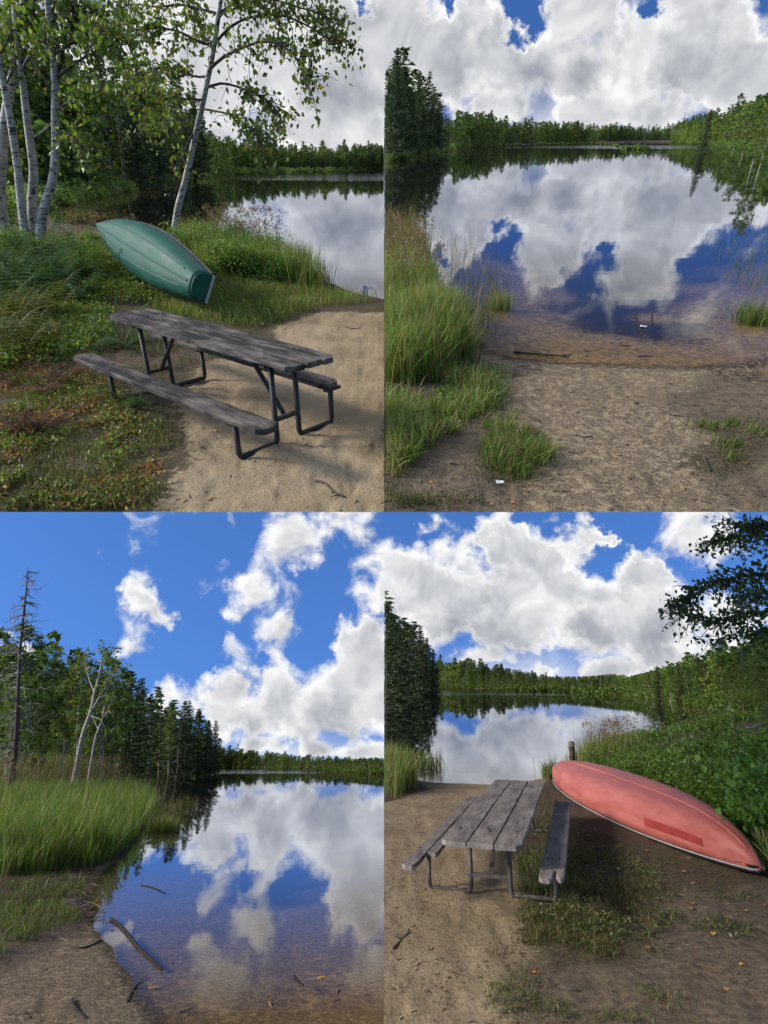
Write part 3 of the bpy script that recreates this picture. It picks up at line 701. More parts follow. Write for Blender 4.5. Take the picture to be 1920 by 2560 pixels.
def standd(k, rows, label, group):
    for tpl, qx, dist, qtop in rows:
        d = qray(k, qx, 1060); x = d[0] / d[1] * dist; z = float(gh(k, x, dist)); p = np.array([x, dist, max(z, .05)])
        place(k, tpl, p, max(hq(k, p, qtop), 1.0), label, group, lean=(.28 * x / dist + rnd.uniform(-.03, .03), 0))
standd('BL', [(D[0], 20, 52, 560), (D[1], 110, 50, 500), (D[0], 190, 54, 560), (B[0], 290, 52, 590), (B[1], 350, 50, 610), (D[1], 250, 58, 690), (B[2], 440, 54, 610), (D[1], 490, 60, 650), (D[0], 400, 62, 720), (B[0], 525, 66, 690),
             (S[0], 560, 66, 680), (S[1], 610, 72, 710), (Pn[0], 655, 78, 780), (Pn[1], 700, 84, 770), (B[1], 735, 88, 890), (S[2], 750, 90, 850), (S[0], 795, 96, 810), (S[2], 825, 100, 805), (S[1], 860, 108, 845), (S[0], 895, 116, 895), (S[2], 935, 128, 895), (S[1], 915, 124, 960),
             (Pn[0], 775, 94, 870), (D[0], 150, 46, 720), (B[2], 60, 44, 760), (D[1], -60, 50, 520), (D[0], 330, 66, 700), (D[1], 640, 82, 850), (D[0], 700, 95, 900)],
      'tree of the mixed wood behind the tall reeds', 'trees behind the tall reeds')
stand('BR', [(S[0], 14, 775, 380), (S[1], 40, 772, 440), (S[2], 85, 770, 455), (S[0], 120, 768, 480), (S[2], 155, 766, 485), (S[1], 20, 780, 520), (S[1], 185, 763, 540), (S[0], 210, 760, 590), (S[2], 228, 758, 640), (S[0], 100, 776, 580), (S[1], 150, 772, 590), (S[1], 60, 778, 560), (S[0], 180, 768, 630), (S[1], 205, 764, 670)],
      'dark spruce in the stand at the water edge left of the grey picnic table', 'spruces across the cove from the grey picnic table')
for i, (qx, qt) in enumerate([(1085, 715), (1130, 700), (1165, 690), (1200, 690), (1240, 680), (1330, 650), (1400, 640), (1470, 620)]):
    p = ong('BR', qx, 797 + i * 7); place('BR', B[i % 2], p, hq('BR', p, qt), 'white-trunked birch on the far bank behind the red canoe', 'birches behind the red canoe', lean=(.1 * math.sin(i * 2.1), 0))
for qx, qb, qt in ((1185, 795, 660), (1290, 815, 640), (1395, 840, 605)):
    p = ong('BR', qx, qb); place('BR', S[2], p, hq('BR', p, qt), 'slim dark spruce among the birches behind the red canoe', 'spruces behind the red canoe')
# dead snag by the reeds
d_ = qray('BL', 75, 1060); p = np.array([d_[0] / d_[1] * 40, 40, 0]); p[2] = float(gh('BL', p[0], p[1]))
w, br = snag_tpl(41, 14.0)
r = root('dead_tree', 'BL', p, 'tall bare dead conifer standing above the wood behind the reeds', 'dead tree', sc=hq('BL', p, 228) / 14.0, extra=Matrix.Rotation(-.17, 4, 'Y'))
obj('trunk', mesh_of('trunk', w, M['bark'], True), r); obj('branches', mesh_of('branches', br, M['deadbark'], True), r)

# ---------------------------------------------------------------- undergrowth, grass, reeds
def sample_q(k, poly, n, rng):
    P = np.array(poly, float); lo, hi = P.min(0), P.max(0); out = np.zeros((0, 2))
    while len(out) < n:
        q = rng.uniform(lo, hi, (n * 2, 2)); out = np.vstack([out, q[poly_sd(poly, q[:, 0], q[:, 1]) > 0]])
    return out[:n]
def on_ground(k, Q):
    ox, oy, hz, h = PAN[k]; c, s = math.cos(TH[k]), math.sin(TH[k])
    dx = (ox + Q[:, 0] * QS - 960) / FPX; dz = (1280 - oy - Q[:, 1] * QS) / FPX
    D = np.stack([dx, c + s * dz, -s + c * dz], 1); z = np.full(len(Q), .1)
    for _ in range(5):
        t = (z - h) / D[:, 2]; X, Y = D[:, 0] * t, D[:, 1] * t; z = np.maximum(gh(k, X, Y), -.02)
    return np.stack([X, Y, gh(k, X, Y)], 1)
def blades(k, P, hmin, hmax, w, pal, rng, bend=.5, mb=None, sway=0.0):
    n = len(P); mb = mb or MB(); fh = fbm(P[:, 0] * 1.9, P[:, 1] * 1.9, 77, 3); fc = fbm(P[:, 0] * 1.1 + 9, P[:, 1] * 1.1, 78, 3)
    h = (rng.uniform(hmin, hmax, n) * np.clip((.05 + 1.95 * fh) if hmax > .8 else (.45 + 1.15 * fh), .35, 1.45))[:, None]; a = rng.uniform(0, 6.283, n); bd = (bend * rng.uniform(.15, 1.3, n))[:, None]
    dr = np.stack([np.cos(a) + sway, np.sin(a), np.zeros(n)], 1); f = rng.uniform(0, 6.283, n); sd = np.stack([np.cos(f), np.sin(f), np.zeros(n)], 1)
    ww = (w * rng.uniform(.6, 1.3, n))[:, None]; V = []
    for t, s in ((0, .8), (.38, 1.0), (.74, .62), (1.0, 0)):
        c = P + np.array([0, 0, 1.]) * h * t * (1 - .38 * bd * t) + dr * h * bd * t ** 2 * .75
        if s > 0: V += [c - sd * ww * s * .5, c + sd * ww * s * .5]
        else: V += [c]
    V = np.stack(V, 1); ok = inside(k, V.reshape(-1, 3)).reshape(n, 7).all(1); V = V[ok]; n = len(V); fc = fc[ok]
    pal = np.asarray(pal, float); c = pal[rng.integers(0, len(pal), n)] * rng.uniform(.6, 1.35, (n, 1)) * (.65 + .75 * fc)[:, None]
    b = np.arange(n)[:, None] * 7
    F4 = np.concatenate([b + np.array([0, 1, 3, 2]), b + np.array([2, 3, 5, 4])]); F3 = b + np.array([4, 5, 6])
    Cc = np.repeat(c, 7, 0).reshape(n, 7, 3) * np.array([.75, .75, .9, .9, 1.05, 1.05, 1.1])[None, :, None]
    return mb.add(V.reshape(-1, 3), F4, F3, Cc.reshape(-1, 3))
GREEN = [(.11, .20, .026), (.14, .24, .035), (.08, .155, .022), (.18, .25, .045), (.22, .24, .07), (.26, .21, .09), (.30, .22, .11)]
DULL = [(.07, .11, .022), (.10, .13, .03), (.14, .14, .05), (.19, .15, .08), (.055, .085, .02)]
STRAW = [(.22, .16, .08), (.17, .11, .05), (.25, .19, .10), (.12, .12, .04)]
def grass(k, name, poly, n, hmin, hmax, w, pal, label, seed, bend=.5, under=-.005, clump=0.0, cat='grass', drop=None):
    rng = np.random.default_rng(seed); Q = sample_q(k, poly, n, rng); P = on_ground(k, Q)
    ed = poly_sd(poly, Q[:, 0], Q[:, 1]) / 70.0 + (fbm(P[:, 0] * 1.7, P[:, 1] * 1.7, seed + 3, 3) - .35) * 1.6
    P = P[(P[:, 2] > under) & (ed > rng.random(len(P)) * .9)]
    if clump: P = P[fbm(P[:, 0] * 2.3, P[:, 1] * 2.3, seed, 3) + rng.normal(size=len(P)) * .05 > clump]
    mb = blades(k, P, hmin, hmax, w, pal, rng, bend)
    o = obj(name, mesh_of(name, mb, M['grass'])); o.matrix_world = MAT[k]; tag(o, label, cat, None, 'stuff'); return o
def brush(k, name, line, n, hgt, size, pal, label, seed, back=2.0, lumps=60):
    """leafy undergrowth along a picture line"""
    rng = np.random.default_rng(seed); q = np.array(line, float); mb = MB()
    x = rng.uniform(q[0, 0], q[-1, 0], lumps); y = np.interp(x, q[:, 0], q[:, 1]); C = on_ground(k, np.stack([x, y], 1))
    C[:, :2] *= 1 + (rng.random((lumps, 1)) * back) / np.maximum(C[:, 1:2], 1); C[:, 2] = np.maximum(gh(k, C[:, 0], C[:, 1]), 0)
    i = rng.integers(0, lumps, n); h = hgt * rng.uniform(.5, 1.1, lumps)
    g = rng.normal(size=(n, 3)); g = unit(g) * (rng.random((n, 1)) ** .4); g[:, 2] = np.abs(g[:, 2])
    P = C[i] + g * np.stack([h[i] * .95, h[i] * .95, h[i]], 1)
    sz = size
    m2 = MB(); leaf_quads(m2, P, sz, pal, rng, .7, .7)
    o = obj(name, mesh_of(name, m2, M['leaf'], False, lambda V: inside(k, V))); o.matrix_world = MAT[k]; tag(o, label, 'undergrowth', None, 'stuff'); return o
BANK = [(.115, .19, .034), (.15, .235, .042), (.085, .145, .03), (.20, .25, .055)]
brush('TL', 'undergrowth', [(-60, 915), (205, 900), (330, 868), (550, 824), (740, 797), (910, 775)], 26000, 1.0, .18, [(.19, .27, .06), (.24, .31, .08), (.15, .22, .05)], 'bright leafy undergrowth along the bank across the inlet', 50, 5, 170)
brush('TR', 'undergrowth', [(-40, 700), (150, 674), (300, 649)], 5000, .9, .3, [(.12, .165, .045), (.15, .19, .05)], 'pale green bank grass under the dark spruces beside the launch', 51, 3, 60)
brush('TR', 'undergrowth', [(1240, 614), (1400, 621), (1660, 630), (1800, 636)], 9000, 2.2, .5, BANK, 'green undergrowth at the foot of the wooded hill across the water', 52, 6, 90)
brush('BR', 'undergrowth', [(-40, 790), (130, 780), (250, 767)], 4000, 1.2, .4, [(.12, .165, .045), (.15, .19, .05)], 'pale green bank grass under the dark spruces across the cove', 53, 3, 60)
brush('BR', 'undergrowth', [(1000, 789), (1150, 802), (1280, 824), (1420, 852), (1560, 880), (1800, 890)], 14000, 1.5, .26, BANK, 'green undergrowth along the far bank behind the red canoe', 54, 5, 130)
brush('BR', 'undergrowth', [(900, 1056), (1050, 1010), (1200, 980), (1320, 945), (1500, 910), (1750, 890)], 16000, .5, .075, BANK, 'leafy fringe along the near bank behind the bushes of the canoe view', 57, 1.2, 90)
brush('BL', 'undergrowth', [(540, 1128), (640, 1118), (800, 1108), (960, 1102)], 15000, 2.1, .35, BANK, 'green bank growth along the water under the dark spruces', 55, 6, 110)
brush('BL', 'undergrowth', [(-80, 1200), (200, 1180), (420, 1160), (600, 1135)], 16000, 1.9, .16, DARK_PAL + BANK[:1], 'dark bushes between the reeds and the birch trunks', 56, 14, 130)

for k_, ln_, n_, h_, sz_, lb_, sd_ in (('TL', [(900, 772), (1000, 750), (1250, 742), (1660, 735)], 7000, 2.0, .5, 'low shrubs along the far shore behind the leaning birch', 151), ('TR', [(270, 645), (500, 627), (900, 617), (1250, 613), (1400, 621)], 6000, 1.5, .6, 'low shrubs along the far shore facing the launch', 152),
                                ('BL', [(930, 1104), (1100, 1105), (1300, 1112), (1660, 1132)], 7000, 1.8, .5, 'low shrubs along the far shore facing the reed bed', 153), ('BR', [(230, 757), (500, 766), (870, 782), (1010, 789)], 8000, 2.2, .6, 'low shrubs along the far shore beyond the wooden post', 154)):
    brush(k_, 'undergrowth', ln_, n_, h_ * .7, sz_, DARK_PAL, lb_, sd_, 9, 110)
grass('TL', 'grass', [(-200, 2230), (640, 2230), (720, 2150), (820, 1980), (740, 1800), (560, 1700), (760, 1620), (1000, 1540), (1200, 1420), (1350, 1345), (1000, 1250), (600, 1200), (-200, 1150)], 26000, .03, .13, .006, DULL, 'thin dull grass growing around the dark picnic table', 60, .8, clump=.40)
grass('TL', 'grass', [(640, 1350), (1050, 1420), (1250, 1400), (1400, 1325), (1620, 1310), (1640, 1290), (1480, 1240), (1380, 1180), (1000, 1180), (700, 1270)], 16000, .06, .22, .008, GREEN, 'bright grass between the green boat and the sand', 61, .6)
grass('TL', 'tall_grass', [(880, 1190), (1100, 1230), (1300, 1270), (1460, 1265), (1440, 1215), (1280, 1130), (1150, 1080), (900, 1030), (780, 1020), (800, 1120)], 11000, .3, .75, .013, GREEN + DULL[:2], 'tall green grass and reeds at the lake edge beside the green boat', 62, .35, -.25)
grass('TL', 'tall_grass', [(160, 1025), (450, 1020), (470, 1080), (540, 1170), (300, 1190), (100, 1130), (-50, 1100), (-50, 1020)], 9000, .12, .38, .012, GREEN, 'tall grass under the white birches beyond the ferns', 63, .5)
grass('TL', 'tall_grass', [(470, 1130), (560, 1180), (700, 1250), (880, 1300), (960, 1290), (900, 1330), (620, 1270), (480, 1200)], 2600, .12, .30, .008, GREEN + DULL, 'grass brushing the lower edge of the green boat', 82, .6)
grass('TR', 'tall_grass', [(-60, 1050), (90, 1085), (190, 1170), (250, 1300), (380, 1470), (400, 1540), (420, 1580), (200, 1660), (-60, 1700)], 17000, .28, .62, .011, GREEN, 'lush tall grass beside the sandy launch', 64, .6, -.2)
grass('TR', 'reeds', [(0, 1020), (110, 1060), (200, 1140), (180, 1200), (0, 1180)], 2600, .5, .85, .008, STRAW + GREEN[:1], 'brown seeding grass heads behind the lush grass', 65, .3, -.3)
grass('TR', 'grass', [(-60, 1600), (330, 1560), (500, 1680), (520, 1770), (420, 1830), (170, 1960), (90, 2080), (-60, 2100)], 9000, .1, .3, .008, GREEN, 'bright ankle-high grass spreading over the wet sand', 66, .9, clump=.36)
grass('TR', 'grass', [(380, 1800), (560, 1790), (740, 1960), (650, 2130), (420, 2050)], 2600, .05, .17, .006, GREEN + DULL[:2], 'short patchy grass on the sand beside the lush growth', 67, .9, clump=.46)
grass('TR', 'grass', [(-60, 2120), (500, 2050), (520, 2215), (-60, 2215)], 2400, .03, .10, .005, DULL, 'thin dull grass on the dark sand below the lush growth', 68, 1.0, clump=.46)
grass('TR', 'reeds', [(200, 1000), (420, 1020), (560, 1200), (540, 1420), (420, 1500), (330, 1400), (240, 1200)], 900, .15, .5, .005, DULL + STRAW[:1], 'sparse thin reeds standing in the shallows beside the lush grass', 69, .5, -.9)
grass('TR', 'reeds', [(1330, 980), (1700, 950), (1720, 1300), (1500, 1250), (1380, 1120)], 700, .2, .55, .006, DULL, 'sparse bent reeds standing in the water on the open side of the launch', 70, .9, -1.5)
grass('BL', 'tall_grass', [(-60, 1170), (300, 1150), (560, 1150), (650, 1190), (690, 1260), (600, 1420), (480, 1520), (200, 1560), (-60, 1600)], 34000, .45, 1.2, .016, GREEN[:4] + GREEN[5:6], 'dense tall green reeds filling the shore', 71, .7, -.35)
grass('BL', 'reeds', [(-60, 1150), (300, 1130), (540, 1130), (560, 1160), (300, 1200), (-60, 1220)], 11000, 1.3, 2.3, .022, STRAW + DULL + GREEN[:2], 'straw brown seeding reeds along the back of the reed bed', 72, .3, -.3)
grass('BL', 'grass', [(-60, 1580), (330, 1540), (380, 1640), (300, 1700), (420, 1800), (200, 1830), (-60, 1950)], 5000, .05, .25, .008, DULL + GREEN[:2], 'matted wet grass at the foot of the reed bed', 73, 1.2, clump=.40)
grass('BL', 'reeds', [(640, 1260), (760, 1230), (870, 1230), (860, 1300), (740, 1340), (650, 1360)], 900, .25, .6, .010, GREEN + DULL, 'sparse reeds standing in the water off the reed bed', 74, .5, -2)
grass('BR', 'grass', [(640, 1190), (740, 1190), (800, 1300), (1000, 1420), (1200, 1500), (1250, 1620), (1100, 1720), (1000, 1950), (760, 1990), (560, 1850), (540, 1650), (600, 1430)], 15000, .025, .09, .005, DULL + STRAW[:2], 'short trodden grass between the grey table and the red canoe', 75, .9, clump=.38)
grass('BR', 'grass', [(560, 1480), (800, 1520), (900, 1650), (820, 1720), (580, 1680)], 2800, .05, .16, .006, DULL, 'longer grass around the legs of the grey table', 76, .9)
grass('BR', 'grass', [(420, 1780), (900, 1900), (1300, 1850), (1400, 2212), (400, 2212)], 3800, .02, .09, .005, DULL, 'thin grass scattered over the dark trodden earth', 77, 1.0, clump=.5)
grass('BR', 'tall_grass', [(-40, 1060), (80, 1090), (130, 1150), (150, 1190), (60, 1240), (-40, 1240)], 5000, .25, .8, .012, GREEN, 'green grass clump at the water edge across the sand', 78, .5, -.1)
grass('BR', 'tall_grass', [(700, 1160), (760, 1110), (900, 1060), (1060, 1010), (1150, 1030), (1050, 1090), (900, 1120), (780, 1130)], 5500, .3, .75, .013, GREEN + STRAW[:1], 'tall grass at the water edge around the wooden post', 79, .4, -.2)
grass('BR', 'tall_grass', [(1150, 1150), (1500, 1300), (1660, 1420), (1700, 1600), (1500, 1400), (1300, 1260)], 5000, .2, .55, .012, DULL + GREEN, 'tangled grass under the bushes behind the red canoe', 80, .8)

def seedheads(k, poly, n, hmin, hmax, label, seed, col=((.24, .15, .08), (.18, .11, .06), (.30, .21, .12)), size=.03, under=-.3):
    rng = np.random.default_rng(seed); P = on_ground(k, sample_q(k, poly, n, rng)); P = P[P[:, 2] > under]; n = len(P)
    h = rng.uniform(hmin, hmax, n)[:, None]; a = rng.uniform(0, 6.283, n); d = np.stack([np.cos(a), np.sin(a), np.zeros(n)], 1) * .18
    top = P + np.array([0, 0, 1.]) * h + d * h; mb = MB(); w = .0035
    sd = np.stack([-np.sin(a), np.cos(a), np.zeros(n)], 1) * w; V = np.stack([P - sd, P + sd, (P + top) / 2 - d * h * .2 + sd, (P + top) / 2 - d * h * .2 - sd, top], 1); b = np.arange(n)[:, None] * 5
    mb.add(V.reshape(-1, 3), b + np.array([0, 1, 2, 3]), b + np.array([3, 2, 4]), (.16, .15, .06))
    m = 16; t = rng.uniform(0, 1, (n, m, 1)); C = top[:, None] - (d[:, None] * 1.2 + np.array([0, 0, 1.])) * t * h[:, None] * .16 + rng.normal(size=(n, m, 3)) * size * (.25 + t)
    leaf_quads(mb, C.reshape(-1, 3), size, col, rng, .4, .2)
    o = obj('seeding_grass', mesh_of('seeding_grass', mb, M['dry'], False, lambda V_: inside(k, V_))); o.matrix_world = MAT[k]; tag(o, label, 'grass', None, 'stuff')
seedheads('BL', [(-60, 1150), (300, 1130), (540, 1130), (600, 1180), (420, 1240), (-60, 1300)], 420, 1.2, 2.3, 'brown feathery seed heads nodding above the reed bed', 301, size=.07)
seedheads('TR', [(-20, 1040), (90, 1080), (200, 1170), (240, 1280), (100, 1350), (-20, 1300)], 200, .55, .95, 'brown seed heads above the lush grass', 302, size=.035)
seedheads('TL', [(880, 1040), (1060, 1060), (1220, 1110), (1230, 1150), (1000, 1110), (880, 1080)], 130, .6, 1.15, 'brown seed heads standing between the bushes and the lake', 303, size=.05)
seedheads('TL', [(260, 1010), (450, 1010), (600, 1030), (560, 1060), (300, 1050)], 60, .4, .7, 'brown seed heads at the water beyond the bow of the green boat', 304, size=.05)
seedheads('BR', [(880, 1060), (1060, 1010), (1160, 1010), (1060, 1070), (900, 1100)], 110, .6, 1.05, 'brown seed heads at the water beyond the wooden post', 305, size=.05)

# ---------------------------------------------------------------- bushes and ferns
def bush_tpl(seed, n=1500, size=.085, pal=BANK, lumps=9, stems=7, asp=.62):
    rng = np.random.default_rng(seed); w = MB(); c = MB(); cc = []
    for i in range(stems):
        a = rng.random() * 6.28; l = rng.uniform(.5, 1.0); t = np.linspace(0, 1, 6)[:, None]
        p = np.array([math.cos(a), math.sin(a), 0]) * .55 * l * t ** 1.4 + np.array([0, 0, 1.0]) * l * (t - .12 * t ** 2)
        w.tube(p, np.linspace(.014, .004, 6), 5, False); cc += [p[3], p[4], p[5]]
    cc = np.array(cc); i = rng.integers(0, len(cc), n)
    P = cc[i] + rng.normal(size=(n, 3)) * np.array([.17, .17, .13]); P[:, 2] = np.abs(P[:, 2]) + .02
    leaf_quads(c, P, size, pal, rng, asp, .9)
    return w, c
T_BUSH = [Tpl('bush', bush_tpl(s, 2200, .062, BANK), M['twig'], M['leaf'], 1.0) for s in (61, 62)]
T_DBUSH = [Tpl('bush', bush_tpl(s, 2600, .068, [(.12, .205, .038), (.15, .25, .045), (.09, .16, .03), (.18, .25, .05)]), M['twig'], M['leaf'], 1.0) for s in (63, 64)]
T_BIGLEAF = [Tpl('broad_leaved_bush', bush_tpl(s, 950, .095, [(.11, .22, .034), (.14, .26, .04), (.09, .17, .03)], 6, 8, .8), M['twig'], M['leaf'], 1.0) for s in (65,)]
T_GOLD = [Tpl('goldenrod_plant', bush_tpl(67, 420, .06, [(.35, .24, .02), (.09, .13, .02), (.08, .14, .02)], 6, 5, .4), M['twig'], M['leaf'], 1.0)]
def bushes(k, rows, label, group, parts=('stems', 'leaves'), cat='bush'):
    for tpl, qx, qy, qt in rows:
        p = ong(k, qx, qy); p[2] = max(p[2], -.1); place(k, tpl, p, max(hq(k, p, qt), .15), label, group, cat=cat, parts=parts)
U, V_, BL_, G_ = T_BUSH, T_DBUSH, T_BIGLEAF, T_GOLD
bushes('TL', [(U[0], 840, 1130, 960), (U[1], 930, 1180, 1010), (V_[0], 1010, 1200, 1020), (U[0], 1090, 1215, 1050), (V_[1], 1170, 1230, 1070), (U[1], 1080, 1090, 945), (V_[0], 880, 1230, 1090), (U[0], 960, 1090, 985), (U[1], 800, 1075, 950), (V_[1], 1130, 1150, 1000), (U[0], 1240, 1210, 1110)],
       'leafy green bush in the thicket between the green boat and the lake', 'bushes between the green boat and the lake')
bushes('TL', [(V_[0], 40, 1020, 830), (U[0], -30, 1060, 900), (V_[1], 70, 1100, 960), (U[1], 330, 1120, 1010), (U[0], 220, 1130, 1020), (U[1], 420, 1060, 985)], 'leafy bush at the foot of the white birches', 'bushes at the foot of the white birches')
bushes('TL', [(G_[0], 120, 1150, 1040), (G_[0], 215, 1120, 990), (G_[0], 1180, 1110, 960), (G_[0], 60, 1200, 1070)], 'slender goldenrod with small yellow flowers near the ferns', 'goldenrods near the green boat', cat='plant')
bushes('BR', [(V_[0], 1010, 1160, 1030), (V_[1], 1090, 1160, 985), (U[0], 1180, 1190, 1000), (V_[0], 1260, 1190, 985), (V_[1], 1340, 1210, 960), (U[1], 1420, 1240, 980), (V_[0], 1480, 1230, 940), (V_[1], 1560, 1260, 930), (V_[0], 1640, 1290, 900), (U[0], 1140, 1220, 1040), (V_[1], 1240, 1240, 1040), (U[1], 1340, 1290, 1080), (V_[0], 1450, 1330, 1080), (V_[1], 1560, 1370, 1090), (U[0], 1660, 1400, 1110), (V_[0], 930, 1140, 1030), (U[1], 1610, 1180, 860)],
       'leafy bush in the thicket behind the red canoe', 'bushes behind the red canoe')
bushes('BR', [(BL_[0], 1610, 1470, 1130), (BL_[0], 1670, 1420, 1000), (BL_[0], 1560, 1330, 1090), (BL_[0], 1150, 1200, 1060)], 'broad-leaved bush crowding the stern of the red canoe', 'broad-leaved bushes by the red canoe')
stand('BR', [(Y[0], 1560, 905, 620), (D[1], 1620, 930, 560), (Y[0], 1690, 960, 500), (B[2], 1500, 905, 690), (Y[0], 1650, 980, 660)], 'leafy tree on the near bank above the bushes behind the red canoe', 'near-bank trees behind the red canoe')

def frond_mesh(seed, pal):
    rng = np.random.default_rng(seed); mb = MB(); n = 19
    t = np.linspace(0, 1, n); sp = np.stack([.75 * t, .05 * np.sin(t * 3), .46 * np.sin(t * 2.0) - .05 * t], 1)
    mb.tube(sp[::3], np.linspace(.006, .002, len(sp[::3])), 4, False, (.10, .11, .03))
    P = []; D = []; Sz = []
    for i in range(2, n):
        l = .30 * math.sin(min(1, (t[i] - .05) * 1.5 + .12) * 3.14) ** .8 * (1 - t[i] * .55) + .025
        for sg in (-1, 1):
            d = unit(np.array([.45, sg * 1.0, -.12])); m = max(3, int(l / .022))
            for j in range(m):
                f = (j + .5) / m; P.append(sp[i] + d * l * f + np.array([0, 0, -.05 * l * f])); D.append(unit(np.array([.9, sg * (.35 if j % 2 else -.35), 0])) if True else d); Sz.append(.055 * (1 - .6 * f) * (1 - .4 * t[i]) + .012)
    P = np.array(P); D = np.array(D); Sz = np.array(Sz)
    N = np.tile(np.array([-.2, 0, 1.0]), (len(P), 1)) + rng.normal(size=(len(P), 3)) * .12; B_ = unit(np.cross(N, D)); s = Sz[:, None]
    V = np.stack([P - D * s * .5, P + B_ * s * .28, P + D * s * .6, P - B_ * s * .28], 1).reshape(-1, 3)
    pal = np.asarray(pal, float); c = pal[rng.integers(0, len(pal), len(P))] * rng.uniform(.85, 1.15, (len(P), 1))
    mb.add(V, np.arange(4 * len(P)).reshape(-1, 4), None, np.repeat(c, 4, 0))
    return mesh_of('frond', mb, M['leaf'])
FR_G = [frond_mesh(s, [(.06, .125, .022), (.075, .145, .025)]) for s in (1, 2, 3)]
FR_Y = [frond_mesh(s, [(.22, .17, .03), (.14, .15, .03), (.10, .14, .025)]) for s in (4, 5)]
FR_B = [frond_mesh(s, [(.14, .06, .02), (.20, .10, .035), (.10, .045, .02)]) for s in (6, 7)]
def fern(k, qx, qy, size, fr, label, group, n=8):
    p = ong(k, qx, qy); r = root('fern', k, p, label, 'fern', group, rnd.random() * 6.28, size)
    for i in range(n):
        a = i * 6.283 / n + rnd.uniform(-.3, .3); me = rnd.choice(fr)
        o = obj('frond', me, r); o.matrix_local = Matrix.Rotation(a, 4, 'Z') @ Matrix.Rotation(rnd.uniform(-.35, .35), 4, 'Y') @ Matrix.Scale(rnd.uniform(.75, 1.15), 4)
for q in [(60, 1250, 1.35), (160, 1210, 1.35), (270, 1230, 1.3), (20, 1340, 1.15), (120, 1350, 1.1), (230, 1310, 1.1), (-20, 1250, 1.3), (340, 1210, 1.2), (60, 1190, 1.4), (190, 1140, 1.5), (290, 1150, 1.4), (400, 1160, 1.2), (30, 1140, 1.5), (330, 1300, 1.0), (110, 1280, 1.2)]:
    fern('TL', *q, FR_G, 'green fern in the fern bank below the white birches', 'green ferns below the white birches')
for q in [(70, 1440, .95), (160, 1490, .85), (20, 1510, .95), (240, 1390, .95), (130, 1410, .95), (-10, 1420, 1.0), (90, 1560, .8)]:
    fern('TL', *q, FR_Y, 'yellowing fern beyond the front bench of the dark table', 'yellowing ferns beyond the front bench')
for q, n in [((170, 1850, .50), 6), ((110, 1880, .42), 6), ((300, 1640, .5), 6), ((60, 1660, .5), 6), ((210, 1690, .5), 6)]:
    fern('TL', *q, FR_B, 'withered rust-brown fern on the bare ground by the front bench', 'withered ferns by the front bench', n)
fern('TL', 535, 1490, .8, FR_G, 'green fern growing between the front bench and the dark tabletop', None)
fern('TL', 590, 1760, .5, FR_G, 'small green fern growing beneath the front bench of the dark table', None, 6)
# single tufts standing apart
def tuft(k, qx, qy, n, h, label, group=None, pal=GREEN, spread=.06, bend=.7, w=.007):
    rng = np.random.default_rng(int(qx * 7 + qy)); p = ong(k, qx, qy); p[2] = max(p[2], -.6)
    P = p + np.concatenate([rng.normal(size=(n, 2)) * spread, np.zeros((n, 1))], 1)
    mb = blades(k, P, h * .5, h, w, pal, rng, bend)
    V, F4, F3, C = mb.arrays(); o = obj('grass_tuft', mk_mesh('grass_tuft', V - p, F4, F3, C, M['grass']))
    o.matrix_world = MAT[k] @ Matrix.Translation(Vector([float(v) for v in p])); tag(o, label, 'grass tuft', group)
tuft('TR', 665, 1970, 130, .13, 'bright green grass tuft alone on the sand nearest the bare middle')
for q in [(1500, 1840), (1490, 1920), (1510, 1980), (1390, 1850), (1640, 1880)]: tuft('TR', *q, 100, .11, 'small grass tuft on the dark sand of the open side', 'grass tufts on the dark sand', DULL + GREEN)
tuft('TR', 1600, 1385, 420, .42, 'dense arching rush clump standing in the shallows', None, GREEN + DULL[:2], .13, .6, .008)
tuft('TR', 495, 1330, 240, .42, 'upright green reed tuft standing alone in the shallows', None, GREEN, .09, .3, .008)
tuft('TR', 300, 1400, 300, .55, 'tall green reed tuft at the edge of the lush grass', None, GREEN, .12, .35, .009)
tuft('BL', 710, 1380, 500, .65, 'green reed clump standing in the water off the reed bed', None, GREEN, .25, .35, .012)
tuft('BR', 200, 1110, 200, .5, 'thin reed tuft in the water beyond the sand', None, GREEN, .15, .4, .012)
tuft('BR', 722, 1150, 260, .55, 'dark green rush tuft between the table end and the post', None, GREEN, .1, .35, .012)

